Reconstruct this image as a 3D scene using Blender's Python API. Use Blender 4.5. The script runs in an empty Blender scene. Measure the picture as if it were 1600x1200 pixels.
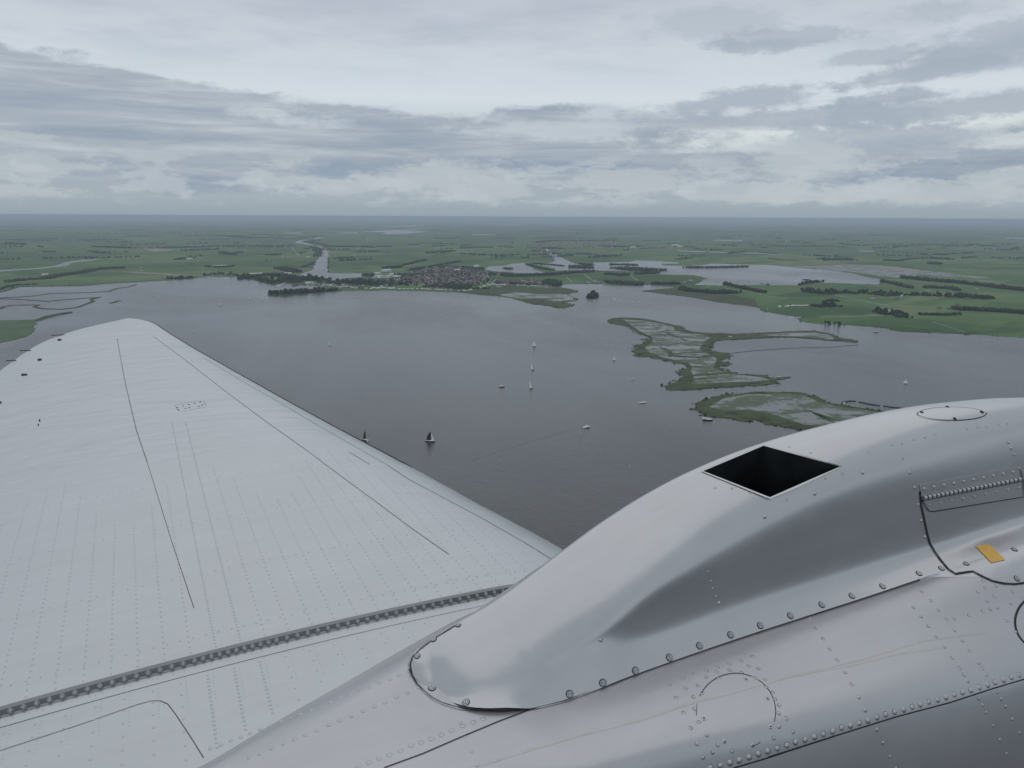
import bpy, bmesh, math, random
import numpy as np
from mathutils import Vector, Matrix
from mathutils.bvhtree import BVHTree
random.seed(7); rng = np.random.default_rng(7)
SC = bpy.context.scene
R = math.radians

# ------------------------------------------------------------------ camera
ALT = 250.0                       # the aircraft flies 250 m above the lake
FPX = 1256.0; PITCH = R(11.75); ROLL = R(-0.27); YAW = R(24.0)   # X = flight direction, Y = out along the port wing
cam_d = bpy.data.cameras.new('camera'); cam = bpy.data.objects.new('camera', cam_d)
SC.collection.objects.link(cam); SC.camera = cam
cam_d.sensor_width = 36.0; cam_d.lens = 36.0*FPX/1600.0
cam_d.clip_start = 0.05; cam_d.clip_end = 400000.0
_F = Vector((math.sin(YAW), math.cos(YAW), 0)); _L = Vector((math.cos(YAW), -math.sin(YAW), 0)); _U = Vector((0, 0, 1))
def cam_axes():
    fwd = _F*math.cos(PITCH) - _U*math.sin(PITCH)
    up = _F*math.sin(PITCH) + _U*math.cos(PITCH)
    c, s = math.cos(ROLL), math.sin(ROLL)
    right = _L*c + up*(-s); up2 = _L*s + up*c
    return right, up2, fwd
RT, UP, FW = cam_axes()
cam.matrix_world = Matrix(((RT.x, UP.x, -FW.x, 0), (RT.y, UP.y, -FW.y, 0), (RT.z, UP.z, -FW.z, 0), (0, 0, 0, 1)))
EYE = Vector((0, 0, ALT))
def ray(px, py):
    return RT*((px-800)/FPX) + UP*((600-py)/FPX) + FW
def G(px, py, z=0.0):
    r = ray(px, py); t = (z-ALT)/r.z
    return Vector((r.x*t, r.y*t, z))

# ------------------------------------------------------------------ node helper
class NT:
    def __init__(s, tree): s.t = tree; s.n = tree.nodes; s.l = tree.links
    def new(s, typ, **kw):
        n = s.n.new(typ)
        for k, v in kw.items(): setattr(n, k, v)
        return n
    def put(s, sock, v):
        if v is None: return
        if isinstance(v, bpy.types.NodeSocket): s.l.new(v, sock)
        else: sock.default_value = v
    def m(s, op, a, b=None, c=None, clamp=False):
        n = s.n.new('ShaderNodeMath'); n.operation = op; n.use_clamp = clamp
        for i, v in enumerate((a, b, c)):
            if v is not None: s.put(n.inputs[i], v)
        return n.outputs[0]
    def vm(s, op, a, b=None):
        n = s.n.new('ShaderNodeVectorMath'); n.operation = op
        s.put(n.inputs[0], a)
        if b is not None: s.put(n.inputs[1], b)
        return n.outputs[0]
    def comb(s, x, y, z):
        n = s.n.new('ShaderNodeCombineXYZ')
        for i, v in enumerate((x, y, z)): s.put(n.inputs[i], v)
        return n.outputs[0]
    def sep(s, v):
        n = s.n.new('ShaderNodeSeparateXYZ'); s.put(n.inputs[0], v); return n.outputs
    def noise(s, vec, scale, detail=4, rough=.55, dist=0.0, col=False):
        n = s.n.new('ShaderNodeTexNoise'); s.put(n.inputs['Vector'], vec)
        n.inputs['Scale'].default_value = scale; n.inputs['Detail'].default_value = detail
        n.inputs['Roughness'].default_value = rough; n.inputs['Distortion'].default_value = dist
        return n.outputs['Color' if col else 'Fac']
    def mix(s, f, a, b):
        n = s.n.new('ShaderNodeMix'); n.data_type = 'RGBA'
        s.put(n.inputs[0], f); s.put(n.inputs[6], a); s.put(n.inputs[7], b)
        return n.outputs[2]
    def ramp(s, f, stops, interp='LINEAR'):
        n = s.n.new('ShaderNodeValToRGB'); n.color_ramp.interpolation = interp
        e = n.color_ramp.elements
        while len(e) < len(stops): e.new(0.5)
        for i, (p, c) in enumerate(stops):
            e[i].position = p; e[i].color = c if len(c) == 4 else (*c, 1)
        s.put(n.inputs[0], f); return n.outputs['Color']
    def smooth(s, x, lo, hi):     # smoothstep
        n = s.n.new('ShaderNodeMapRange'); n.interpolation_type = 'SMOOTHSTEP'
        s.put(n.inputs['Value'], x); n.inputs['From Min'].default_value = lo; n.inputs['From Max'].default_value = hi
        return n.outputs['Result']
def lin(r, g, b):
    f = lambda v: (v/255/12.92) if v/255 <= .04045 else ((v/255+.055)/1.055)**2.4
    return (f(r), f(g), f(b), 1)

# ------------------------------------------------------------------ world: overcast sky in layers of cloud
SUN_EL, SUN_AZ = 62.0, 200.0
W = bpy.data.worlds.new("World"); SC.world = W; W.use_nodes = True
t = NT(W.node_tree); t.n.clear()
gen = t.new('ShaderNodeTexCoord').outputs['Generated']
nx, ny, nz = t.sep(gen)
Lc = t.m('ADD', t.m('MULTIPLY', nx, _L.x), t.m('MULTIPLY', ny, _L.y))
Fc = t.m('ADD', t.m('MULTIPLY', nx, _F.x), t.m('MULTIPLY', ny, _F.y))
az = t.m('ARCTAN2', Lc, Fc)                                   # azimuth, 0 = where the window looks
hr = t.m('SQRT', t.m('ADD', t.m('MULTIPLY', Lc, Lc), t.m('MULTIPLY', Fc, Fc)))
V0 = t.m('DIVIDE', nz, t.m('MAXIMUM', hr, 1e-3))              # tangent of the elevation
# cloud deck seen in perspective
den = t.m('ADD', t.m('MAXIMUM', V0, 0.0), 0.05)
pv = t.comb(t.m('DIVIDE', t.m('SINE', az), den), t.m('DIVIDE', t.m('COSINE', az), den), 0.0)
deck = t.noise(pv, 0.55, 7, .58, .4)
deck2 = t.noise(pv, 0.16, 4, .5, .3)
pu = t.comb(t.m('MULTIPLY', az, 5.0), t.m('MULTIPLY', V0, 26.0), 0.0)
warp = t.noise(pu, 1.3, 7, .62, .2)
pw = t.comb(t.m('MULTIPLY', az, 16.0), t.m('MULTIPLY', V0, 30.0), 3.0)
puff = t.noise(pw, 1.2, 7, .62, .3)
wz = t.m('SUBTRACT', warp, .5)
puz = t.m('SUBTRACT', puff, .5)
fuz = t.m('SUBTRACT', t.noise(t.comb(t.m('MULTIPLY', az, 40.0), t.m('MULTIPLY', V0, 90.0), 9.0), 1.5, 6, .65, .2), .5)
V = t.m('ADD', V0, t.m('MULTIPLY', wz, .035))
col = t.ramp(t.m('MULTIPLY', V0, 2.5, clamp=True), [
    (0.0, lin(152, 166, 176)), (0.045, lin(164, 176, 184)), (0.12, lin(172, 183, 192)), (0.24, lin(188, 199, 208)),
    (0.34, lin(212, 221, 228)), (0.46, lin(204, 213, 222)), (0.62, lin(192, 200, 210)), (1.0, lin(196, 204, 212))])
# fine veils in the high layer
veil = t.smooth(t.m('ADD', t.m('MULTIPLY', deck, .6), t.m('MULTIPLY', warp, .4)), .44, .60)
col = t.mix(t.m('MULTIPLY', t.m('MULTIPLY', veil, .55), t.smooth(V0, .13, .21)), col, lin(172, 182, 196))
brt = t.smooth(deck2, .52, .72)
col = t.mix(t.m('MULTIPLY', t.m('MULTIPLY', brt, .5), t.smooth(V0, .13, .2)), col, lin(226, 233, 238))
# the long dark band of stratocumulus: its top edge drops from left to centre
top = t.ramp(t.m('MULTIPLY_ADD', az, .8, .5, clamp=True), [
    (0.0, (.155,)*3), (0.06, (.168,)*3), (0.14, (.158,)*3), (0.24, (.140,)*3), (0.36, (.122,)*3), (0.45, (.118,)*3), (0.53, (.132,)*3),
    (0.62, (.128,)*3), (0.70, (.118,)*3), (0.78, (.094,)*3), (0.88, (.104,)*3), (1.0, (.105,)*3)])
Vb = t.m('ADD', V0, t.m('ADD', t.m('MULTIPLY', wz, .045), t.m('MULTIPLY', puz, .034)))
band = t.m('SUBTRACT', 1.0, t.smooth(t.m('SUBTRACT', Vb, top), -.008, .003))
low = t.smooth(t.m('ADD', V0, t.m('MULTIPLY', puz, .03)), .016, .062)
band = t.m('MULTIPLY', band, low)
back = t.smooth(t.m('ABSOLUTE', az), .75, 1.4)               # unseen sky behind the view evened, keeping dark blotches off the fairing's reflection
band = t.m('MULTIPLY', band, t.m('SUBTRACT', 1.0, t.m('MULTIPLY', back, .85)))
streak = t.noise(t.comb(t.m('MULTIPLY', az, 3.2), t.m('MULTIPLY', V0, 42.0), 7.0), 1.5, 8, .66, .35)
tone = t.ramp(streak, [(.34, lin(146, 160, 176)), (.46, lin(157, 169, 182)), (.55, lin(167, 178, 189)), (.66, lin(182, 192, 201)), (.76, lin(200, 209, 215))])
col = t.mix(t.m('MULTIPLY', band, .93), col, tone)
def blob(px, py, sx, sy, tilt, c, amt, soft=.35, wn=1.0):
    """a cloud at a heading and elevation of the sky (taken from the photograph), ragged by noise"""
    global col
    a0 = math.atan((px-800)/FPX); d0 = ray(px, py); v0 = d0.z/math.hypot(d0.x, d0.y)
    du = t.m('SUBTRACT', az, a0); dv = t.m('SUBTRACT', t.m('SUBTRACT', V0, v0), t.m('MULTIPLY', du, tilt))
    a = t.m('DIVIDE', du, sx/FPX); b = t.m('DIVIDE', dv, sy/FPX)
    r = t.m('SQRT', t.m('ADD', t.m('MULTIPLY', a, a), t.m('MULTIPLY', b, b)))
    r = t.m('ADD', r, t.m('ADD', t.m('MULTIPLY', wz, 2.6*wn), t.m('ADD', t.m('MULTIPLY', puz, 2.4*wn), t.m('MULTIPLY', fuz, 1.3*wn))))
    mk = t.m('SUBTRACT', 1.0, t.smooth(r, 1-soft, 1+soft))
    col = t.mix(t.m('MULTIPLY', mk, amt), col, c)
cream = lin(226, 233, 232)
blob(1360, 192, 260, 26, .05, cream, .85, .5, .7); blob(1050, 170, 120, 14, 0, lin(212, 221, 227), .6, .5)
blob(870, 205, 120, 12, 0, lin(205, 215, 222), .55, .6)
blob(1540, 222, 60, 12, 0, cream, .55, .5)
for b in [(1140, 158, 135, 15, .12), (1200, 186, 150, 12, .0), (1490, 165, 165, 19, .06), (1385, 150, 70, 9, .05), (1500, 96, 150, 20, .12),
          (1545, 60, 110, 20, .12), (1420, 20, 85, 14, .02), (1395, 118, 110, 9, .1), (1330, 92, 60, 10, .05), (1210, 60, 90, 12, 0), (1345, 218, 130, 16, .0),
          (1180, 72, 60, 8, 0), (1080, 40, 90, 20, 0)]:
    blob(*b, lin(164, 176, 189), (.82 if b[1] > 140 else .62 if b[1] > 50 else .4), .42, .95)
for b in [(430, 176, 50, 9, 0), (480, 190, 60, 8, 0)]: blob(*b, lin(205, 215, 223), .6, .5)
# low cumulus and rain-blue gaps near the horizon
for b in [(330, 285, 90, 13, 0), (545, 268, 80, 12, 0), (1390, 285, 130, 15, 0), (1120, 290, 70, 10, 0), (900, 262, 130, 9, 0)]:
    blob(*b, lin(143, 159, 178), .75, .5, .9)
for b in [(450, 283, 62, 13, 0), (540, 296, 60, 13, 0), (690, 282, 90, 22, 0), (770, 292, 70, 20, 0), (60, 262, 110, 14, 0), (40, 298, 70, 9, 0), (20, 214, 60, 6, 0)]:
    blob(*b, lin(186, 195, 201), .7, .34, 1.2)
for b in [(1235, 255, 72, 30, 0), (1150, 300, 110, 14, 0), (1440, 302, 130, 15, 0), (1575, 280, 70, 16, 0), (985, 285, 90, 20, 0), (1300, 305, 90, 10, 0)]:
    blob(*b, lin(188, 197, 202), .7, .36, 1.1)
# soft heaps of cloud all along the lower sky
heap = t.noise(t.comb(t.m('MULTIPLY', az, 11.0), t.m('MULTIPLY', V0, 34.0), 21.0), 1.3, 8, .64, .25)
hm = t.m('MULTIPLY', t.m('MULTIPLY', t.smooth(heap, .50, .60), t.smooth(V0, .006, .02)), t.m('SUBTRACT', 1.0, t.smooth(V0, .055, .085)))
col = t.mix(t.m('MULTIPLY', hm, .55), col, lin(192, 201, 207))
# everything sinks into haze at the horizon
hz = t.m('SUBTRACT', 1.0, t.smooth(V0, -.005, .022))
col = t.mix(t.m('MULTIPLY', hz, .8), col, lin(153, 167, 178))
# below the horizon (seen only past the edge of the land sheet)
col = t.mix(t.smooth(V0, -.002, -.004), col, lin(120, 135, 150))
sky = t.new('ShaderNodeTexSky'); sky.sky_type = 'NISHITA'; sky.sun_disc = False
sky.sun_elevation = R(SUN_EL); sky.sun_rotation = R(SUN_AZ); sky.altitude = 250
bg1 = t.new('ShaderNodeBackground'); t.put(bg1.inputs['Color'], sky.outputs[0]); bg1.inputs['Strength'].default_value = 0.05
bg2 = t.new('ShaderNodeBackground'); t.put(bg2.inputs['Color'], col); bg2.inputs['Strength'].default_value = 1.0
mx = t.new('ShaderNodeMixShader'); mx.inputs[0].default_value = 0.97
t.l.new(bg1.outputs[0], mx.inputs[1]); t.l.new(bg2.outputs[0], mx.inputs[2])
wo = t.new('ShaderNodeOutputWorld'); t.l.new(mx.outputs[0], wo.inputs['Surface'])

# ------------------------------------------------------------------ sun behind cloud, exposure
sd = bpy.data.lights.new('sun', 'SUN'); sd.energy = 0.5; sd.angle = R(95); sd.color = (1.0, .97, .92)
sun = bpy.data.objects.new('sun', sd); SC.collection.objects.link(sun)
sun.rotation_euler = (R(90-SUN_EL), 0, R(180-SUN_AZ+180))
SC.view_settings.view_transform = 'Standard'; SC.view_settings.look = 'None'
SC.view_settings.exposure = 0.0; SC.view_settings.gamma = 1.0; SC.view_settings.use_curve_mapping = False
SC.render.engine = 'CYCLES'; SC.cycles.max_bounces = 6; SC.cycles.volume_bounces = 0

# ------------------------------------------------------------------ object helpers
def link(name, data, parent=None, **props):
    o = bpy.data.objects.new(name, data); SC.collection.objects.link(o)
    if parent is not None: o.parent = parent
    for k, v in props.items(): o[k] = v
    return o
def thing(name, label, cat, loc=(0, 0, 0), rz=0.0, group=None):
    o = link(name, None); o.location = loc; o.rotation_euler = (0, 0, rz); o.empty_display_size = .1
    o['label'] = label; o['category'] = cat
    if group: o['group'] = group
    return o
class MB:
    """collects vertices and faces of ONE mesh"""
    def __init__(s): s.v = []; s.f = []; s.mi = []
    def add(s, vs, fs, mi=0):
        b = len(s.v); s.v += [tuple(p) for p in vs]; s.f += [tuple(i+b for i in f) for f in fs]; s.mi += [mi]*len(fs)
    def box(s, c, d, rz=0.0, taper=1.0, mi=0):
        cx, cy, cz = c; dx, dy, dz = (k/2 for k in d); vs = []
        for k, (sx, sy, sz) in enumerate(((-1, -1, -1), (1, -1, -1), (1, 1, -1), (-1, 1, -1), (-1, -1, 1), (1, -1, 1), (1, 1, 1), (-1, 1, 1))):
            q = taper if sz > 0 else 1
            x, y = sx*dx*q, sy*dy*q
            vs.append((cx+x*math.cos(rz)-y*math.sin(rz), cy+x*math.sin(rz)+y*math.cos(rz), cz+sz*dz))
        s.add(vs, ((0, 3, 2, 1), (4, 5, 6, 7), (0, 1, 5, 4), (1, 2, 6, 5), (2, 3, 7, 6), (3, 0, 4, 7)), mi)
    def grid(s, P, mi=0, flip=False):
        P = np.asarray(P); n, m = P.shape[:2]; b = len(s.v)
        s.v += [tuple(map(float, p)) for p in P.reshape(-1, 3)]
        for i in range(n-1):
            for j in range(m-1):
                q = (b+i*m+j, b+(i+1)*m+j, b+(i+1)*m+j+1, b+i*m+j+1)
                s.f.append(q[::-1] if flip else q); s.mi.append(mi)
    def tube(s, a, b, r0, r1=None, n=6, mi=0):
        r1 = r0 if r1 is None else r1; a = Vector(a); b = Vector(b); d = (b-a).normalized()
        x = d.orthogonal().normalized(); y = d.cross(x); vs = []
        for c, r in ((a, r0), (b, r1)):
            vs += [c+(x*math.cos(2*math.pi*k/n)+y*math.sin(2*math.pi*k/n))*r for k in range(n)]
        s.add(vs, [(k, (k+1) % n, n+(k+1) % n, n+k) for k in range(n)]+[tuple(range(n))[::-1], tuple(range(n, 2*n))], mi)
    def build(s, name, mats, parent=None, smooth=False, **props):
        me = bpy.data.meshes.new(name); me.from_pydata(s.v, [], s.f)
        for m in (mats if isinstance(mats, (list, tuple)) else [mats]): me.materials.append(m)
        me.polygons.foreach_set('material_index', s.mi)
        if smooth: me.polygons.foreach_set('use_smooth', [True]*len(me.polygons))
        me.update()
        return link(name, me, parent, **props)
def pchip(x, y, xq):
    x = np.asarray(x, float); y = np.asarray(y, float); xq = np.asarray(xq, float)
    h = np.diff(x); d = np.diff(y)/h; n = len(x); mm = np.zeros(n)
    for i in range(1, n-1):
        if d[i-1]*d[i] > 0:
            w1 = 2*h[i]+h[i-1]; w2 = h[i]+2*h[i-1]; mm[i] = (w1+w2)/(w1/d[i-1]+w2/d[i])
    mm[0] = d[0]; mm[-1] = d[-1]
    i = np.clip(np.searchsorted(x, xq)-1, 0, n-2); s = (xq-x[i])/h[i]
    out = (2*s**3-3*s**2+1)*y[i]+(s**3-2*s**2+s)*h[i]*mm[i]+(-2*s**3+3*s**2)*y[i+1]+(s**3-s**2)*h[i]*mm[i+1]
    out = np.where(xq < x[0], y[0]+(xq-x[0])*mm[0], out); return np.where(xq > x[-1], y[-1]+(xq-x[-1])*mm[-1], out)

# ------------------------------------------------------------------ materials
def mat(name, base=(.5, .5, .5), rough=.5, metal=0.0, spec=.5):
    m = bpy.data.materials.new(name); m.use_nodes = True; b = m.node_tree.nodes['Principled BSDF']
    b.inputs['Base Color'].default_value = (*base[:3], 1); b.inputs['Roughness'].default_value = rough
    b.inputs['Metallic'].default_value = metal; b.inputs['Specular IOR Level'].default_value = spec
    return m, NT(m.node_tree), b
def noisy(name, c0, c1, scale, rough=.6, metal=0, detail=4, spec=.4):
    m, t, b = mat(name, c0, rough, metal, spec)
    pos = t.new('ShaderNodeTexCoord').outputs['Object']
    f = t.smooth(t.noise(pos, scale, detail), .35, .65)
    t.put(b.inputs['Base Color'], t.mix(f, (*c0, 1), (*c1, 1))); return m
def paint_mat(name, c, metal, rough, wing=False):
    m, t, b = mat(name, c, rough, metal, .5)
    pos = t.new('ShaderNodeNewGeometry').outputs['Position']
    x, y, z = t.sep(pos)
    pz = t.comb(x, y, z)
    stain = t.noise(pz, 2.2, 3, .5, .2)
    fine = t.noise(pz, 26.0, 4, .6)
    streaks = t.noise(t.comb(t.m('MULTIPLY', x, .7), t.m('MULTIPLY', y, 9.0), t.m('MULTIPLY', z, 4.0)), 1.6, 5, .6)
    k = t.m('ADD', t.m('MULTIPLY', t.m('SUBTRACT', stain, .5), .16), t.m('ADD', t.m('MULTIPLY', t.m('SUBTRACT', fine, .5), .05), t.m('MULTIPLY', t.m('SUBTRACT', streaks, .5), .12)))
    hsv = t.new('ShaderNodeHueSaturation'); hsv.inputs['Color'].default_value = (*c, 1)
    t.put(hsv.inputs['Value'], t.m('ADD', 1.0, k))
    t.put(b.inputs['Base Color'], hsv.outputs[0])
    t.put(b.inputs['Roughness'], t.m('ADD', rough, t.m('MULTIPLY', t.m('SUBTRACT', stain, .45), .10)))
    # sheet metal is never flat: long shallow waves between the ribs, small dents
    bp = t.new('ShaderNodeBump')
    if wing:
        far = t.smooth(y, 4.5, 7.5)
        dent = t.noise(t.comb(t.m('MULTIPLY', x, 1.6), t.m('MULTIPLY', y, 4.2), 0.0), 1.5, 3, .55, .6)
        soft = t.noise(t.comb(x, y, 0.0), 1.1, 2, .5)
        h = t.m('ADD', t.m('MULTIPLY', dent, t.m('MULTIPLY_ADD', far, .0085, .0010)), t.m('MULTIPLY', soft, .007))
    else:
        dent = t.noise(pz, 3.0, 3, .5, .3); h = t.m('MULTIPLY', dent, .0035)
    t.put(bp.inputs['Height'], h); bp.inputs['Distance'].default_value = 1.0; bp.inputs['Strength'].default_value = 1.0
    t.put(b.inputs['Normal'], bp.outputs[0])
    return m
M_WING = paint_mat('silver_paint_wing', (.475, .488, .50), .64, .30, True)
M_NAC = paint_mat('silver_paint_nacelle', (.50, .50, .508), .68, .25)
M_DECK = paint_mat('silver_paint_deck', (.46, .458, .47), .58, .30)
M_STEEL = paint_mat('bare_steel', (.50, .51, .53), .8, .32)
M_FLANGE = paint_mat('grey_flange_paint', (.22, .225, .23), .35, .45)
M_BOOT = noisy('black_rubber_boot', (.035, .038, .042), (.055, .058, .062), 3, .6)
M_SEAM = noisy('dark_gap', (.015, .016, .018), (.03, .03, .032), 20, .8)
M_LINE = noisy('fine_gap', (.05, .052, .055), (.10, .102, .105), 20, .7)
M_FADE = noisy('faint_gap', (.17, .175, .18), (.25, .255, .26), 20, .6)
M_HOLE = noisy('shaded_duct', (.010, .013, .016), (.030, .036, .038), 4, .5)  # inner darkness of the outlet painted as near-black walls
M_OIL = noisy('dried_oil', (.43, .428, .40), (.47, .47, .455), 9, .32, .6)
M_DIRTSHADE = noisy('rivet_dirt_shade', (.13, .135, .14), (.22, .225, .23), 40, .7, .3)  # edge of rivet heads: dirt with contact shade painted in
M_YEL = noisy('yellow_sticker', (.70, .40, .08), (.78, .46, .10), 30, .5)

# ================================================================== THE LAND AND THE LAKE
def poly_obj(name, pts, z, m, skirt=0.0, props=None, smooth_n=0, jitter=0.0):
    """a flat sheet with the given ground outline (metres), optional bank down its edge"""
    P = [Vector((p[0], p[1], 0)) for p in pts]
    if smooth_n:
        Q = []; n = len(P)
        for i in range(n):
            a, b = P[i], P[(i+1) % n]; L = (b-a).length
            k = max(1, min(smooth_n, int(L/12)))
            nrm = Vector((-(b-a).y, (b-a).x, 0)).normalized() if L > 0 else Vector((0, 0, 0))
            for j in range(k):
                f = j/k; q = a.lerp(b, f)
                if j: q = q + nrm*(rng.normal()*min(jitter, L*.06))
                Q.append(q)
        P = Q
    bm = bmesh.new(); vs = [bm.verts.new((p.x, p.y, z)) for p in P]
    es = [bm.edges.new((vs[i], vs[(i+1) % len(vs)])) for i in range(len(vs))]
    r = bmesh.ops.triangle_fill(bm, use_beauty=True, use_dissolve=False, edges=es)
    for f in bm.faces:
        if f.normal.z < 0: f.normal_flip()
    if skirt:
        lo = [bm.verts.new((p.x, p.y, z-skirt)) for p in P]
        for i in range(len(vs)):
            j = (i+1) % len(vs)
            try: bm.faces.new((vs[i], vs[j], lo[j], lo[i]))
            except ValueError: pass
    me = bpy.data.meshes.new(name); bm.to_mesh(me); bm.free(); me.materials.append(m)
    o = link(name, me)
    for k, v in (props or {'kind': 'structure'}).items(): o[k] = v
    return o
def GP(lst, z=0.0): return [G(x, y, z) for x, y in lst]

# ---- ground: one sheet of meadows out to the horizon
m, t, b = mat('meadow_ground', (.06, .11, .05), .95, 0, .1)
pos = t.new('ShaderNodeNewGeometry').outputs['Position']
x, y, z = t.sep(pos)
ca, sa = math.cos(.35), math.sin(.35)
xr = t.m('ADD', t.m('MULTIPLY', x, ca), t.m('MULTIPLY', y, sa)); yr = t.m('SUBTRACT', t.m('MULTIPLY', y, ca), t.m('MULTIPLY', x, sa))
def vor(vec, scale, rand=.8):
    n = t.new('ShaderNodeTexVoronoi'); n.distance = 'CHEBYCHEV'; n.inputs['Randomness'].default_value = rand
    t.put(n.inputs['Vector'], vec); n.inputs['Scale'].default_value = scale; return n
v1 = vor(t.comb(t.m('MULTIPLY', xr, 1/260), t.m('MULTIPLY', yr, 1/110), 0), 1.0)
v2 = vor(t.comb(t.m('MULTIPLY', xr, 1/900), t.m('MULTIPLY', yr, 1/620), 0), 1.0, 1.0)
wide = t.noise(t.comb(t.m('MULTIPLY', x, .001), t.m('MULTIPLY', y, .001), 0), .35, 5, .6)
fine = t.noise(t.comb(t.m('MULTIPLY', x, .001), t.m('MULTIPLY', y, .001), 0), 14, 5, .65)
r1 = t.sep(v1.outputs['Color'])[0]; r2 = t.sep(v2.outputs['Color'])[1]; r3 = t.sep(v1.outputs['Color'])[2]
fld = t.ramp(t.m('ADD', t.m('MULTIPLY', r1, .45), t.m('ADD', t.m('MULTIPLY', r2, .35), t.m('MULTIPLY', fine, .25))),
             [(.15, (.040, .076, .029)), (.36, (.056, .108, .039)), (.52, (.074, .136, .048)), (.68, (.104, .168, .062)), (.85, (.15, .185, .090)), (.97, (.18, .175, .11))])
dry = t.smooth(r3, .93, .95)
fld = t.mix(t.m('MULTIPLY', dry, .55), fld, (.16, .13, .085, 1))
dd = t.new('ShaderNodeVectorMath', operation='LENGTH'); t.put(dd.inputs[0], pos)
dist = dd.outputs['Value']
# the outer land: darker woods and towns mixed with pasture
woods = t.smooth(t.m('ADD', t.m('MULTIPLY', wide, .55), t.m('MULTIPLY', t.noise(t.comb(t.m('MULTIPLY', x, .001), t.m('MULTIPLY', y, .001), 5), 1.6, 6, .65), .45)), .50, .58)
woods = t.m('MULTIPLY', woods, t.smooth(dist, 6000, 16000))
fld = t.mix(t.m('MULTIPLY', woods, .8), fld, (.022, .036, .022, 1))
t.put(b.inputs['Base Color'], fld)
M_GROUND = m
mb = MB(); n = 48; rings = [0, 2500, 8000, 30000, 150000]
vs = [(0, 0, 0)]; fs = []
for r_ in rings[1:]:
    for k in range(n): vs.append((r_*math.cos(2*math.pi*k/n), r_*math.sin(2*math.pi*k/n), 0))
for k in range(n): fs.append((0, 1+k, 1+(k+1) % n))
for q in range(len(rings)-2):
    for k in range(n): a = 1+q*n; c = 1+(q+1)*n; fs.append((a+k, c+k, c+(k+1) % n, a+(k+1) % n))
mb.add(vs, fs); mb.build('ground', M_GROUND, kind='structure')

# ---- water
m, t, b = mat('lake_water', (.018, .027, .034), .22, 0, .5)
b.inputs['IOR'].default_value = 1.333
pos = t.new('ShaderNodeNewGeometry').outputs['Position']; x, y, z = t.sep(pos)
p1 = t.comb(t.m('ADD', t.m('MULTIPLY', x, .30), t.m('MULTIPLY', y, .12)), t.m('SUBTRACT', t.m('MULTIPLY', y, .09), t.m('MULTIPLY', x, .05)), 0)
wv = t.noise(p1, 1.0, 5, .65, .5)
ripple = t.noise(t.comb(t.m('MULTIPLY', x, .035), t.m('MULTIPLY', y, .012), 0), 1.0, 4, .6, .8)
gust = t.noise(t.comb(t.m('MULTIPLY', x, .0022), t.m('MULTIPLY', y, .0011), 0), 1.0, 5, .55, .5)
bp = t.new('ShaderNodeBump'); bp.inputs['Distance'].default_value = 1.0; bp.inputs['Strength'].default_value = 1.0
t.put(bp.inputs['Height'], t.m('ADD', t.m('MULTIPLY', wv, .42), t.m('MULTIPLY', ripple, .6)))
t.put(b.inputs['Normal'], bp.outputs[0])
t.put(b.inputs['Roughness'], t.m('MULTIPLY_ADD', t.smooth(gust, .38, .62), .14, .15))
t.put(b.inputs['Base Color'], t.mix(t.smooth(gust, .4, .6), (.030, .033, .038, 1), (.041, .042, .047, 1)))
M_WATER = m
# ---- far, shallow, wind-still water looks paler
m, t, b = mat('shallow_marsh', (.12, .13, .13), .5, 0, .5)
pos = t.new('ShaderNodeNewGeometry').outputs['Position']; x, y, z = t.sep(pos)
# reeds stand in streaks that run across the line of sight, along the old peat cuts
gu = t.m('ADD', t.m('MULTIPLY', x, _L.x), t.m('MULTIPLY', y, _L.y)); gv = t.m('ADD', t.m('MULTIPLY', x, _F.x), t.m('MULTIPLY', y, _F.y))
s1 = t.noise(t.comb(t.m('MULTIPLY', gu, .014), t.m('MULTIPLY', gv, .026), 0), 1.0, 8, .72, .5)
s2 = t.noise(t.comb(t.m('MULTIPLY', gu, .10), t.m('MULTIPLY', gv, .06), 0), 1.0, 4, .7)
msk = t.smooth(t.m('ADD', t.m('MULTIPLY', s1, .75), t.m('MULTIPLY', s2, .25)), .47, .545)
t.put(b.inputs['Base Color'], t.mix(msk, (.074, .082, .082, 1), (.080, .100, .050, 1)))
t.put(b.inputs['Roughness'], t.m('MULTIPLY_ADD', msk, .6, .30))
M_MARSH = m
m, t, b = mat('reed_land', (.07, .08, .04), .95, 0, .1)
pos = t.new('ShaderNodeNewGeometry').outputs['Position']; x, y, z = t.sep(pos)
gu = t.m('ADD', t.m('MULTIPLY', x, _L.x), t.m('MULTIPLY', y, _L.y)); gv = t.m('ADD', t.m('MULTIPLY', x, _F.x), t.m('MULTIPLY', y, _F.y))
n1 = t.noise(t.comb(t.m('MULTIPLY', gu, .03), t.m('MULTIPLY', gv, .05), 0), 1.0, 8, .75)
t.put(b.inputs['Base Color'], t.ramp(n1, [(.36, (.030, .038, .024)), (.45, (.054, .066, .036)), (.54, (.080, .098, .046)), (.66, (.115, .120, .075))]))
M_REED = m
M_MARSHGREEN = noisy('marsh_grass', (.055, .100, .038), (.085, .125, .055), .02, .95)
M_ROAD = noisy('farm_road', (.26, .26, .25), (.34, .34, .32), .02, .9)
M_SAND = noisy('bare_soil', (.22, .18, .14), (.30, .25, .20), .02, .9)
M_QUAY = noisy('quay_concrete', (.34, .34, .33), (.45, .45, .43), .1, .8)

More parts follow.
